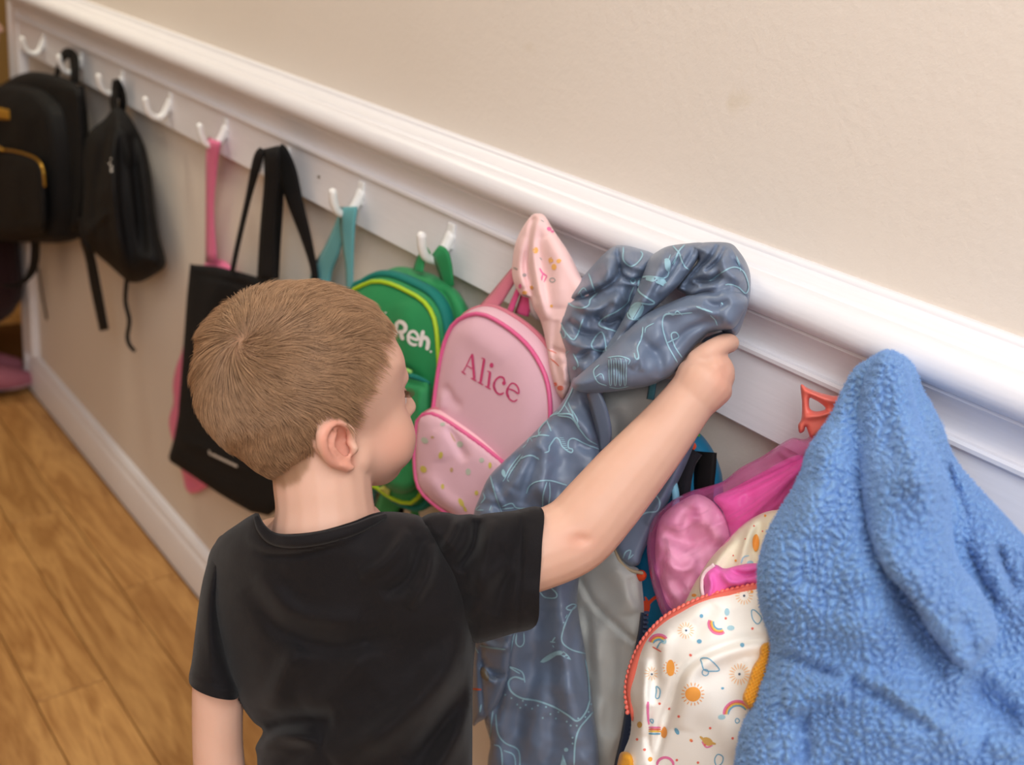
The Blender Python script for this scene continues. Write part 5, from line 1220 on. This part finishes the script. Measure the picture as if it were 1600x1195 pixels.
dots = [(799, 1090), (808, 1100), (817, 1094), (822, 1101), (832, 1107), (841, 1102), (853, 1104), (848, 1121), (860, 1115), (869, 1122), (873, 1112), (886, 1127), (892, 1133), (901, 1133), (914, 1120), (919, 1112), (923, 1100), (895, 1152), (895, 1161), (903, 1122), (790, 1085), (813, 1105)]
print_on('skeleton_print', sk, S, M_ICE, jk, fills=[disc(d, 1.8, 6) for d in dots]+[disc((885, 1171), 3.4, 8), [(844, 1034), (853, 1025), (866, 1018), (878, 1016), (886, 1022), (892, 1031), (884, 1028), (874, 1022), (860, 1030), (850, 1035)], [(804, 990), (799, 1017), (792, 1040), (786, 1066), (782, 1068), (788, 1040), (796, 1010), (800, 990)], [(876, 1195), (880, 1178), (886, 1195)], [(786, 733), (790, 738), (789, 746), (784, 740)]])
sk = Skin([rfront])
print_on('skeleton_print', sk, [([(1056, 705), (1064, 713), (1069, 703)], 1.8), ([(1058, 702), (1066, 706)], 1.5), ([(1062, 700), (1067, 712)], 1.5), ([(1022, 770), (1031, 783), (1026, 798), (1010, 801), (998, 808), (981, 821)], W1), ([(1016, 778), (1012, 790)], 1.5), ([(974, 872), (978, 862), (986, 860), (982, 874)], 2), ([(984, 872), (990, 866)], 2), ([(1074, 674), (1070, 686)], 2.6)], M_ICE, jk, fills=[[(1077, 668), (1080, 674), (1075, 673)]])
sk = Skin([slv]); print_on('skeleton_print', sk, [([(750, 1008), (770, 1012), (790, 1014)], 2.4), ([(742, 1010), (748, 1020)], 1.8), ([(752, 1100), (750, 1112)], 2.6)], M_ICE, jk)

# ================================================================== blue backpack behind it
M_TBLUE = cloth_mat('teal blue polyester', (14, 112, 152), 0.6, 0.1, weave=0.3, var=0.1)
M_MESH = cloth_mat('black mesh strap', (30, 30, 36), 0.85, 0.1, weave=1.0, weave_scale=500)
M_ORD = plain('orange print', (226, 82, 44), 0.6, 0.2); M_GRN = plain('green print', (90, 170, 70), 0.6, 0.2)
bb = thing('backpack', at_off([(1010, 1200)], 0.05)[0], 'teal blue backpack with orange dinosaur print, squeezed behind the pink plastic bag', 'backpack')
out = [(1060, 668), (1072, 666), (1085, 672), (1099, 682), (1115, 705), (1125, 730), (1129, 750), (1130, 800), (1115, 870), (1090, 950), (1060, 1030), (1030, 1150), (1000, 1200), (968, 1180), (972, 1000), (985, 880), (1010, 800), (1040, 730)]
bbo = cloth('bag_body', out, [(1072, 666, .042), (1129, 750, .035), (1000, 900, .075), (1000, 1180, .085), (1090, 950, .05)], 0.022, 22, M_TBLUE, bb, step=4, wrinkle=[(30, 0.002, 3)])
strap('shoulder_strap', [(1086, 704, .072, 26), (1076, 722, .076, 24), (1070, 750, .078, 22), (1066, 790, .08, 22), (1062, 860, .08, 22)], 0.006, M_MESH, bb)
strap('strap_panel', [(1104, 706, .064, 32), (1102, 730, .066, 34), (1098, 770, .068, 34), (1095, 850, .07, 30)], 0.004, M_BLACK, bb)
cord('piping', [(1050, 745, .088), (1056, 775, .09), (1054, 810, .09)], 0.0035, plain('pale blue webbing', (130, 190, 214), 0.5, 0.3), bb)
sk = Skin([bbo])
print_on('orange_print', sk, [([(1112, 700), (1121, 718), (1127, 742)], 6), ([(1002, 975), (1009, 952), (1016, 940), (1028, 930)], 5), ([(1008, 932), (1014, 944)], 4)], M_ORD, bb, fills=[disc((1080, 697), 8, 10, 7), [(1002, 960), (1006, 938), (1016, 946), (1010, 966), (1003, 968)], disc((1000, 899), 9, 10, 9), disc((1078, 690), 5, 8)])
print_on('green_print', sk, [([(1085, 674), (1093, 682)], 5)], M_GRN, bb)
cloth('zip_puller', disc((1001, 899), 9.5, 8, 9), 0.112, 0.005, 8, M_ORD, bb, step=2.5)

# ================================================================== pink plastic bag with clothes in it
M_POLY, nt, b = new_mat('translucent pink polythene'); N, L = nt.nodes, nt.links
b.inputs['Base Color'].default_value = lin((255, 128, 200)); b.inputs['Roughness'].default_value = 0.17; b.inputs['Specular IOR Level'].default_value = 0.55
tr = N.new('ShaderNodeBsdfTransparent'); tr.inputs['Color'].default_value = lin((255, 232, 246))
ms = N.new('ShaderNodeMixShader'); lw = N.new('ShaderNodeLayerWeight'); lw.inputs['Blend'].default_value = 0.22
tc = N.new('ShaderNodeTexCoord'); nz = N.new('ShaderNodeTexNoise'); nz.inputs['Scale'].default_value = 35; nz.inputs['Detail'].default_value = 4; L.new(tc.outputs['Object'], nz.inputs['Vector'])
mr = N.new('ShaderNodeMapRange'); mr.inputs['From Min'].default_value = 0.3; mr.inputs['From Max'].default_value = 0.7; mr.inputs['To Min'].default_value = 0.10; mr.inputs['To Max'].default_value = 0.30; L.new(nz.outputs['Fac'], mr.inputs['Value'])
mxx = N.new('ShaderNodeMath'); mxx.operation = 'MAXIMUM'; L.new(mr.outputs[0], mxx.inputs[0]); L.new(lw.outputs['Facing'], mxx.inputs[1])
bp = N.new('ShaderNodeBump'); bp.inputs['Strength'].default_value = 0.35; bp.inputs['Distance'].default_value = 0.003; L.new(nz.outputs['Fac'], bp.inputs['Height']); L.new(bp.outputs['Normal'], b.inputs['Normal'])
L.new(mxx.outputs[0], ms.inputs['Fac']); L.new(tr.outputs[0], ms.inputs[1]); L.new(b.outputs[0], ms.inputs[2]); L.new(ms.outputs[0], N['Material Output'].inputs['Surface'])
pp_ = thing('plastic_bag', at_off([(1040, 980)], 0.08)[0], 'translucent pink plastic bag stuffed with pale clothes, gathered towards the blue fleece', 'bag')
out = [(1280, 676), (1258, 686), (1238, 684), (1216, 696), (1190, 713), (1156, 731), (1131, 751), (1105, 760), (1080, 767), (1055, 779), (1035, 795), (1020, 812), (1013, 835), (1011, 862), (1016, 900), (1024, 930), (1036, 962), (1055, 975), (1090, 960), (1150, 900), (1220, 820), (1270, 750)]
pfld = [(1260, 690, .045), (1216, 696, .05), (1131, 751, .085), (1016, 815, .115), (1013, 880, .12), (1045, 970, .125), (1150, 900, .085), (1250, 780, .06)]
pbag = cloth('film', out, pfld, 0.030, 40, M_POLY, pp_, step=3, folds=[
   ([(1262, 712), (1200, 745), (1150, 765), (1110, 775)], 5, -0.008), ([(1262, 720), (1210, 765), (1160, 800), (1100, 830)], 5, 0.006), ([(1258, 730), (1215, 780), (1170, 830), (1130, 880)], 5, -0.006), ([(1250, 715), (1190, 740), (1130, 770), (1110, 776)], 4, 0.005), ([(1262, 726), (1220, 770), (1180, 820), (1110, 860)], 4, 0.004), ([(1240, 770), (1200, 810), (1150, 870)], 5, 0.005),
   ([(1030, 830), (1040, 860), (1030, 900), (1050, 950)], 6, -0.006), ([(1040, 850), (1060, 870), (1100, 850)], 6, 0.005), ([(1035, 820), (1060, 825), (1080, 818)], 5, 0.005), ([(1215, 700), (1230, 715), (1255, 718)], 4, 0.004), ([(1020, 880), (1035, 920), (1045, 960)], 5, 0.005), ([(1060, 790), (1090, 800), (1110, 790)], 5, -0.004)],
   wrinkle=[(18, 0.003, 41)])
M_PALE = cloth_mat('pale pink cotton', (250, 220, 226), 0.85, 0.1, weave=0.3, bump2=0.5, bump2_scale=50)
M_HOTP = cloth_mat('hot pink cotton', (250, 116, 192), 0.8, 0.1, weave=0.3, bump2=0.4)
pcl = thing('folded_clothes', at_off([(1070, 940)], 0.07)[0], 'pale pink folded clothes seen through the pink plastic bag', 'clothing')
cloth('cloth', [(1090, 772), (1060, 785), (1035, 805), (1026, 830), (1024, 870), (1030, 905), (1044, 945), (1065, 955), (1095, 930), (1130, 880), (1140, 830), (1120, 790)], [(u, v, w_-0.010) for u, v, w_ in pfld], 0.026, 30, M_PALE, pcl, step=4, folds=[([(1040, 830), (1070, 850), (1110, 840)], 9, -0.012), ([(1035, 870), (1060, 890), (1090, 880)], 9, 0.010), ([(1080, 790), (1070, 830), (1090, 870)], 9, -0.008), ([(1050, 905), (1070, 930), (1090, 925)], 8, -0.008)], wrinkle=[(22, 0.006, 44)])
cloth('cloth', [(1262, 716), (1240, 712), (1190, 738), (1140, 765), (1115, 778), (1130, 800), (1150, 850), (1190, 820), (1230, 780), (1262, 730)], [(u, v, w_-0.008) for u, v, w_ in pfld], 0.012, 20, M_HOTP, pcl, step=4, folds=[([(1255, 722), (1200, 755), (1140, 785)], 5, -0.004), ([(1250, 735), (1200, 780), (1160, 820)], 5, 0.004)])
# ================================================================== cream printed jacket with the coral zip
M_CREAM = cloth_mat('cream waterproof cloth', (252, 249, 244), 0.55, 0.05, weave=0.2, var=0.03, bump2=0.15, bump2_scale=18)
M_CREAM2 = cloth_mat('pale yellow printed lining', (248, 238, 196), 0.7, 0.05, weave=0.2, var=0.04, rgb2=(250, 244, 230), var_scale=14)
M_CORAL = cloth_mat('coral zip tape', (240, 118, 102), 0.6, 0.05, weave=0.4)
M_CORALP = plain('coral plastic', (244, 122, 108), 0.35, 0.45)
M_MUST = cloth_mat('mustard knit', (232, 164, 52), 0.85, 0.2, weave=1.0, weave_scale=420)
cj = thing('jacket', at_off([(1090, 1300)], 0.15)[0], 'cream jacket printed with suns and rainbows, with a coral zip, beside the blue fleece', 'jacket')
out = [(1064, 958), (1075, 930), (1092, 900), (1112, 870), (1135, 845), (1160, 820), (1187, 803), (1215, 796), (1235, 800), (1230, 880), (1210, 950), (1150, 960), (1100, 965), (1075, 975)]
linr = cloth('lining', out, [(1064, 958, .145), (1187, 803, .10), (1230, 800, .10), (1210, 940, .14), (1120, 900, .135)], 0.012, 18, M_CREAM2, cj, step=4, folds=[([(1180, 810), (1165, 850), (1155, 890)], 6, 0.005), ([(1150, 840), (1120, 880), (1100, 930)], 7, 0.005), ([(1190, 815), (1180, 860), (1182, 900)], 6, -0.005)])
out = [(980, 1098), (978, 1080), (981, 1058), (987, 1036), (996, 1015), (1006, 997), (1020, 980), (1040, 962), (1062, 949), (1085, 938), (1110, 929), (1140, 921), (1170, 915), (1200, 912), (1215, 940), (1220, 1000), (1215, 1100), (1200, 1195), (1190, 1300), (1050, 1310), (968, 1300), (970, 1195), (984, 1150), (986, 1120)]
cfld = [(980, 1090, .18), (1010, 990, .178), (1062, 949, .17), (1140, 921, .155), (1200, 912, .145), (1215, 1050, .16), (1195, 1280, .175), (975, 1280, .185), (1090, 1080, .185)]
cream = cloth('front', out, cfld, 0.022, 34, M_CREAM, cj, step=4, folds=[
   ([(1195, 997), (1160, 1000), (1120, 1012), (1085, 1030), (1062, 1055), (1050, 1090), (1040, 1120), (1028, 1165), (1020, 1195)], 7, -0.009), ([(1195, 1008), (1150, 1015), (1110, 1030), (1080, 1052), (1070, 1090), (1062, 1140)], 16, 0.008), ([(1028, 1010), (1024, 1050), (1018, 1100)], 9, -0.006), ([(1010, 1030), (1008, 1090), (1004, 1150)], 9, 0.006), ([(1050, 985), (1035, 1020), (1030, 1060)], 10, 0.004), ([(1015, 1100), (1012, 1150), (1018, 1195)], 5, -0.004), ([(1165, 1030), (1172, 1060), (1178, 1120)], 16, 0.006), ([(1120, 945), (1100, 970), (1075, 990)], 12, -0.004)],
   wrinkle=[(50, 0.003, 51)])
# zip tape follows the open edge; its teeth stand proud
ze = [(981, 1112), (979, 1095), (978, 1080), (980, 1060), (986, 1038), (995, 1016), (1006, 998), (1020, 981), (1040, 963), (1062, 950), (1085, 939), (1110, 930), (1140, 922), (1170, 916), (1200, 912)]
zl = field(cfld, np.array(ze, float))
strap('zip_tape', [(988, 1126, zl[0]+.008, 2)]+[(u+7.5*(0.85 if v > 1000 else 0.55), v+(2 if v > 1000 else 6.5), o_+0.011, min(15.5, 6+4*i)) for i, ((u, v), o_) in enumerate(zip(ze, zl))], 0.006, M_CORAL, cj)
zz = resample(spline(np.c_[np.array(ze), zl], 8), 8.0)
nV = []; nF = []
for i in range(len(zz)):
    c = at_off(zz[i:i+1, :2], zz[i, 2]+0.010)[0]
    v, f = tube('x', [c-[0.0003, 0, 0.0003], c+[0.0003, 0, 0.0003]], [0.0021, 0.0021], None, raw=True, sub=1, n=6)
    nF += [tuple(int(q_)+len(nV) for q_ in t) for t in f]; nV += v.tolist()
tag(mk('zip_teeth', nV, nF, M_CORALP, cj), kind='stuff')
# printed motifs
c_or = plain('orange sun print', (250, 172, 84), 0.6, 0.2); c_pe = plain('peach print', (250, 206, 160), 0.6, 0.2); c_bl = plain('blue print', (120, 180, 214), 0.6, 0.2); c_pk = plain('pink print', (240, 130, 180), 0.6, 0.2)
c_re = plain('coral print', (240, 124, 110), 0.6, 0.2); c_ye = plain('yellow print ink', (246, 206, 96), 0.6, 0.2); c_gy = plain('slate dot print', (96, 110, 130), 0.6, 0.2); c_pb = plain('pale blue cloud print', (178, 216, 230), 0.6, 0.2); c_ta = plain('tan planet print', (222, 180, 104), 0.6, 0.2)
sk = Skin([cream])
def sun_rays(c, r0, r1, n, wd):
    return [([(c[0]+r0*math.cos(a), c[1]+r0*math.sin(a)), (c[0]+r1*math.cos(a), c[1]+r1*math.sin(a))], wd) for a in np.arange(n)/n*2*math.pi]
print_on('sun_print', sk, sun_rays((1083, 1084), 13, 18, 18, 1.8)+sun_rays((1048, 1043), 9, 12, 14, 1.5), c_or, cj, fills=[disc((1083, 1084), 12, 14, 11.5), disc((1048, 1043), 6.5, 12, 13), disc((1038, 1144), 5, 10, 9), disc((1016, 1186), 4, 8, 4), disc((1080, 1156), 2.4, 8), disc((1175, 925), 2.5, 8)], step=2)
print_on('sunburst_print', sk, sun_rays((1072, 985), 6, 13, 16, 1.6)+sun_rays((1163, 931), 7, 14, 16, 1.6)+sun_rays((1156, 1053), 8, 17, 18, 1.8)+sun_rays((1018, 1052), 4, 11, 12, 1.5), c_pe, cj, step=2)
print_on('dot_print', sk, [], c_gy, cj, fills=[disc((1072, 985), 2, 8), disc((1163, 931), 2, 8), disc((1156, 1053), 2.2, 8), disc((1018, 1053), 1.8, 8)])
def bow(c, r, a0, a1, sq=1.0):
    return [(c[0]+r*math.cos(a), c[1]+r*sq*math.sin(a)) for a in np.linspace(math.radians(a0), math.radians(a1), 9)]
def rb(r0):    # concentric bows of the little rainbows
    return [bow((1153, 1116), 12+r0, 180, 330, 0.95), bow((1124, 974), 6+r0, 60, 200), bow((1030, 1008), 6+r0, 200, 320)]
print_on('rainbow_pink', sk, [(p, 3.2) for p in rb(10.5)]+[([(1012, 1096), (1012, 1114), (1014, 1132)], 4), ([(1014, 1136), (1032, 1136)], 2.6), (bow((1040, 1196), 13, 180, 360), 4)], c_pk, cj, step=2)
print_on('rainbow_coral', sk, [(p, 3.0) for p in rb(8)]+[([(1014, 1139), (1032, 1139)], 2.6), ([(1020, 1010), (1034, 1018)], 2)], c_re, cj, step=2, fills=[disc(d, 2.2, 7) for d in ((996, 1155), (1058, 1187), (1091, 1191), (1110, 1137), (1145, 1153), (1031, 1099), (1046, 1107), (1061, 1119), (1007, 1171), (1134, 966), (1176, 982), (1079, 1023), (1081, 1157), (1102, 1163))])
print_on('rainbow_yellow', sk, [(p, 3.0) for p in rb(5.5)]+[([(1014, 1142), (1032, 1142)], 2.6)], c_ye, cj, step=2)
print_on('rainbow_blue', sk, [(p, 3.0) for p in rb(3)]+[([(1014, 1146), (1032, 1146)], 2.6), ([(1026, 1014), (1032, 1004), (1038, 1002)], 2)], c_bl, cj, step=2)
out_l = [([(1095, 1030), (1102, 1028), (1112, 1032), (1124, 1046), (1112, 1048), (1100, 1046), (1097, 1036)], 1.8, True), (disc((1102, 1050), 5, 8), 1.5, True), ([(1175, 953), (1182, 955), (1190, 966), (1184, 975), (1176, 966)], 1.6, True), ([(1026, 1072), (1032, 1078), (1030, 1090), (1025, 1090), (1026, 1080)], 1.6, True), ([(1117, 1186), (1122, 1178), (1130, 1182), (1128, 1192), (1120, 1196)], 1.6, True), ([(1152, 1122), (1156, 1126), (1152, 1130), (1149, 1126)], 1.5, True), ([(1016, 1124), (1021, 1124), (1020, 1130)], 1.5, True)]
print_on('cloud_outline_print', sk, out_l, c_bl, cj, step=2, fills=[disc((1093, 1002), 4, 8, 3.4), disc((1096, 962), 3, 8, 3), disc((1058, 1142), 3, 8, 6, -0.5), disc((1160, 1008), 3.4, 8, 3.4), disc((1129, 1075), 2.6, 8, 2)])
print_on('cloud_print', sk, [], c_pb, cj, step=2, fills=[disc((1142, 981), 6, 9, 4), disc((1136, 956), 4, 8, 6), disc((1128, 1120), 6, 9, 4), disc((1038, 1002), 4, 8, 4)])
print_on('planet_print', sk, [([(1094, 1150), (1104, 1158), (1119, 1162)], 4)], c_ta, cj, step=2, fills=[disc((1106, 1158), 9, 12, 6, 0.5), disc((1000, 1132), 4, 8, 5)])
print_on('planet_ring_print', sk, [([(1097, 1158), (1104, 1167), (1114, 1164)], 2.2)], c_pk, cj, step=2)
sk = Skin([linr])
print_on('lining_print', sk, [([(1158, 880), (1162, 870), (1170, 868)], 2)], c_pb, cj, fills=[disc((1172, 880), 5, 8, 4)])
print_on('lining_print', sk, [], c_or, cj, fills=[disc((1181, 848), 6, 10, 14), disc((1150, 876), 2, 6), disc((1196, 806), 2, 6), disc((1085, 930), 4, 8, 2.4)])
print_on('lining_print', sk, [], c_re, cj, fills=[disc((1146, 868), 1.6, 6), disc((1178, 822), 1.6, 6), disc((1165, 842), 1.4, 6), disc((1192, 830), 1.5, 6)])
# hot pink top peeping out of it
M_MAG = cloth_mat('magenta chiffon', (240, 110, 190), 0.6, 0.2, weave=0.4, bump2=0.4)
mg = thing('pink_top', at_off([(1140, 930)], 0.15)[0], 'bright pink frilled cloth peeping out of the cream jacket above its coral zip', 'clothing')
cloth('cloth', [(1100, 938), (1099, 920), (1096, 905), (1104, 890), (1118, 882), (1132, 888), (1150, 884), (1172, 880), (1195, 882), (1205, 900), (1205, 930), (1170, 938), (1130, 945)], [(1100, 930, .162), (1200, 890, .142), (1200, 930, .148), (1140, 890, .152)], 0.010, 12, M_MAG, mg, step=3, folds=[([(1128, 892), (1140, 908), (1165, 912)], 5, 0.005), ([(1140, 890), (1165, 898), (1190, 892)], 4, -0.005), ([(1108, 895), (1112, 915), (1106, 935)], 4, 0.004), ([(1130, 925), (1160, 915), (1195, 920)], 5, -0.004)])
strap('frill', [(1099, 936, .168, 6), (1096, 915, .166, 7), (1100, 896, .164, 7), (1116, 882, .162, 7)], 0.002, M_PALE, mg)
# mustard knitted thing between the cream jacket and the fleece
mu = thing('scarf', at_off([(1180, 1100)], 0.19)[0], 'mustard yellow knitted strip between the cream jacket and the blue fleece', 'scarf')
cloth('knit', [(1196, 1004), (1188, 1012), (1186, 1026), (1176, 1042), (1168, 1068), (1160, 1090), (1168, 1104), (1180, 1108), (1210, 1060), (1215, 1010)], [(1190, 1010, .185), (1165, 1090, .21), (1210, 1050, .18)], 0.012, 12, M_MUST, mu, step=1.7,
      extra=lambda Q: 0.0022*np.sin((Q[:, 0]*0.9+Q[:, 1]*0.35)*1.1)*np.sin((Q[:, 1]*0.9-Q[:, 0]*0.3)*0.9))
cloth('knit_end', [(966, 1186), (974, 1174), (990, 1182), (992, 1215), (980, 1240), (960, 1240)], [(970, 1180, .20), (985, 1235, .20)], 0.010, 10, M_MUST, mu, step=3)

# ================================================================== blue fleece
M_SHERPA, nt, b = new_mat('blue sherpa fleece'); N, L = nt.nodes, nt.links
tc = N.new('ShaderNodeTexCoord'); nz = N.new('ShaderNodeTexNoise'); nz.inputs['Scale'].default_value = 900; nz.inputs['Detail'].default_value = 3; L.new(tc.outputs['Object'], nz.inputs['Vector'])
n2 = N.new('ShaderNodeTexNoise'); n2.inputs['Scale'].default_value = 18; n2.inputs['Detail'].default_value = 3; L.new(tc.outputs['Object'], n2.inputs['Vector'])
mx = N.new('ShaderNodeMix'); mx.data_type = 'RGBA'; mx.inputs['A'].default_value = lin((110, 152, 206)); mx.inputs['B'].default_value = lin((138, 174, 220)); L.new(n2.outputs['Fac'], mx.inputs['Factor']); L.new(mx.outputs['Result'], b.inputs['Base Color'])
b.inputs['Roughness'].default_value = 0.95; b.inputs['Specular IOR Level'].default_value = 0.15; b.inputs['Sheen Weight'].default_value = 0.12; b.inputs['Sheen Roughness'].default_value = 0.4; b.inputs['Sheen Tint'].default_value = (0.6, 0.75, 1, 1)
bp = N.new('ShaderNodeBump'); bp.inputs['Strength'].default_value = 0.6; bp.inputs['Distance'].default_value = 0.001; L.new(nz.outputs['Fac'], bp.inputs['Height']); L.new(bp.outputs['Normal'], b.inputs['Normal'])
fc = thing('fleece_jacket', at_off([(1390, 1300)], 0.12)[0], 'big fluffy blue fleece jacket filling the lower right corner', 'jacket')
def curl(seed, size=14.5, amp=0.0062):
    def f(Q):
        x, y = Q[:, 0], Q[:, 1]
        wx = x+7*vnoise(x/30, y/30, seed)*2; wy = y+7*vnoise(x/30, y/30, seed+1)*2
        sc = size
        f1, f2 = cells(wx/sc, wy/(sc*0.85), seed+3)
        e = np.clip((f2-f1)/0.75, 0, 1)
        big = 0.55+0.9*(vnoise(x/55, y/55, seed+5)+0.5)
        return amp*big*(e**0.6-0.6)+0.0012*vnoise(x/6, y/6, seed+6)+0.003*vnoise(x/40, y/40, seed+7)
    return f
out = [(1388, 548), (1402, 551), (1420, 562), (1432, 580), (1440, 605), (1452, 625), (1464, 648), (1474, 668), (1484, 700), (1500, 728), (1522, 760), (1545, 784), (1572, 812), (1600, 842), (1660, 900), (1680, 1100), (1680, 1300), (1300, 1330), (1130, 1300), (1148, 1195), (1158, 1140), (1176, 1100), (1190, 1062), (1201, 1030), (1204, 1000), (1196, 975), (1188, 950), (1184, 920), (1184, 885), (1192, 850), (1203, 822), (1222, 790), (1240, 760), (1252, 735), (1262, 702), (1280, 675), (1300, 645), (1318, 605), (1336, 576), (1362, 558)]
ffl = [(1388, 548, .058), (1440, 605, .05), (1500, 728, .05), (1600, 845, .055), (1670, 1000, .08), (1660, 1290, .14), (1318, 605, .075), (1262, 702, .11), (1190, 860, .165), (1190, 960, .185), (1200, 1030, .19), (1150, 1195, .215), (1140, 1290, .22), (1350, 900, .175), (1400, 1150, .20), (1500, 1000, .14), (1430, 700, .10)]
base = cloth('front', out, ffl, 0.045, 60, M_SHERPA, fc, step=2.3, folds=[
   ([(1340, 590), (1332, 660), (1342, 740), (1352, 800), (1362, 860), (1390, 905)], 16, -0.012), ([(1300, 660), (1280, 740), (1262, 840)], 30, 0.010), ([(1204, 1025), (1240, 1030), (1290, 1050), (1320, 1062)], 10, -0.010), ([(1320, 1062), (1370, 1085), (1410, 1110), (1470, 1150)], 12, -0.012), ([(1230, 1110), (1270, 1080), (1330, 1078)], 20, 0.012), ([(1256, 1110), (1258, 1160), (1256, 1195)], 12, -0.010), ([(1340, 1060), (1400, 1090), (1470, 1140), (1530, 1170)], 22, 0.012), ([(1230, 930), (1300, 970), (1380, 980)], 26, 0.008), ([(1390, 905), (1420, 980), (1480, 1060)], 16, -0.010), ([(1520, 1050), (1540, 1090), (1600, 1130)], 22, -0.020), ([(1540, 1160), (1600, 1175)], 16, 0.008)],
   extra=curl(3), wrinkle=[(80, 0.006, 61)])
out = [(1376, 550), (1398, 550), (1412, 562), (1420, 585), (1428, 620), (1438, 660), (1460, 705), (1478, 745), (1484, 790), (1488, 850), (1498, 880), (1524, 915), (1546, 950), (1557, 984), (1548, 1008), (1528, 1030), (1512, 1044), (1494, 1035), (1475, 1012), (1452, 982), (1428, 940), (1402, 910), (1382, 885), (1366, 850), (1352, 800), (1346, 740), (1342, 680), (1346, 620), (1358, 575)]
flap = cloth('sleeve', out, [(1388, 555, .088), (1345, 680, .118), (1352, 800, .165), (1400, 900, .215), (1484, 790, .13), (1500, 880, .15), (1555, 984, .165), (1512, 1040, .19), (1440, 960, .215), (1430, 750, .165)], 0.032, 42, M_SHERPA, fc, step=2.3, back=0.015, extra=curl(23), folds=[([(1400, 575), (1405, 650), (1440, 740), (1450, 830)], 22, 0.006), ([(1390, 570), (1388, 640), (1395, 720)], 14, -0.006), ([(1500, 960), (1515, 1000), (1512, 1030)], 14, -0.010)])
out = [(1486, 722), (1510, 742), (1545, 780), (1575, 812), (1605, 845), (1650, 900), (1660, 1010), (1640, 1090), (1610, 1100), (1590, 1040), (1572, 985), (1556, 945), (1535, 905), (1510, 865), (1496, 820), (1490, 770)]
flap2 = cloth('sleeve', out, [(1490, 740, .085), (1600, 845, .085), (1650, 950, .10), (1600, 1080, .135), (1556, 945, .135), (1500, 840, .115), (1570, 900, .12)], 0.026, 32, M_SHERPA, fc, step=2.3, back=0.015, extra=curl(43), folds=[([(1556, 850), (1570, 890), (1590, 930)], 10, -0.014), ([(1530, 830), (1550, 880), (1580, 950)], 16, 0.006)])
# the short fuzz of the pile
def fuzz(name, objs, n, length, m, parent, seed):
    rg = np.random.default_rng(seed); Ps = []; Ns = []
    for o_, w_ in objs:
        V, Fc = world_mesh(o_); T = np.array([(f[0], f[1], f[2]) for f in Fc if len(f) == 3])
        A, B, C_ = V[T[:, 0]], V[T[:, 1]], V[T[:, 2]]; nn = np.cross(B-A, C_-A); ar = np.linalg.norm(nn, axis=1)+1e-15
        face = ((CAM-A)*nn).sum(1)
        uv = to_px(A); ok = (face > 0) & (uv[:, 0] < 1640) & (uv[:, 1] < 1235)
        A, B, C_, nn, ar = A[ok], B[ok], C_[ok], nn[ok], ar[ok]
        k = int(n*w_); i = rg.choice(len(A), k, p=ar/ar.sum()); u1 = rg.random(k); v1 = rg.random(k); fl = u1+v1 > 1; u1[fl] = 1-u1[fl]; v1[fl] = 1-v1[fl]
        Ps.append(A[i]+(B[i]-A[i])*u1[:, None]+(C_[i]-A[i])*v1[:, None]); Ns.append(nn[i]/ar[i][:, None])
    P = np.vstack(Ps); Nn = np.vstack(Ns); r1 = rg.normal(0, 1, P.shape); r2 = rg.normal(0, 1, P.shape)
    d1 = Nn*0.9+r1*0.55; d1 /= np.linalg.norm(d1, axis=1)[:, None]; d2 = d1+r2*0.55; d2 /= np.linalg.norm(d2, axis=1)[:, None]
    L_ = length*rg.uniform(0.5, 1.2, len(P))[:, None]
    Q = np.stack([P-Nn*0.0003, P+d1*L_*0.5, P+d1*L_*0.5+d2*L_*0.5], 1)-origin_of(parent)
    hc = bpy.data.hair_curves.new(name); hc.add_curves([3]*len(P))
    hc.attributes['position'].data.foreach_set('vector', Q.astype(np.float32).ravel())
    ra = hc.attributes.get('radius') or hc.attributes.new('radius', 'FLOAT', 'POINT')
    ra.data.foreach_set('value', np.tile(np.array([.00010, .00009, .00004], np.float32), len(P)))
    hc.materials.append(m); o = bpy.data.objects.new(name, hc); COL.objects.link(o); o.parent = parent
    return tag(o, kind='stuff')
M_PILE = cloth_mat('blue fleece pile', (150, 184, 230), 0.9, 0.0, var=0.1, var_scale=60, spec=0.15)
fuzz('pile', [(base, .55), (flap, .28), (flap2, .17)], 120000, 0.0021, M_PILE, fc, 5)
# coral rubber loop on the next hook
cl = thing('hanging_loop', at_off([(1265, 670)], 0.05)[0], 'coral pink rubber loop with a teardrop hole, on the board beside the fleece', 'loop')
cloth('loop', [(1251, 601), (1262, 606), (1280, 613), (1300, 618), (1318, 622), (1318, 650), (1300, 668), (1285, 676), (1268, 684), (1263, 676), (1259, 666), (1256, 674), (1249, 676), (1247, 664), (1252, 654), (1253, 630)], [(1251, 601, .062), (1250, 670, .062), (1310, 640, .05)], 0.006, 8, M_CORALP, cl, step=2.5, holes=[[(1265, 622), (1272, 624), (1282, 630), (1290, 638), (1282, 642), (1272, 642), (1265, 637)]], folds=[([(1254, 652), (1275, 650), (1300, 645)], 4, 0.004), ([(1256, 606), (1280, 620), (1310, 630)], 5, 0.004)])
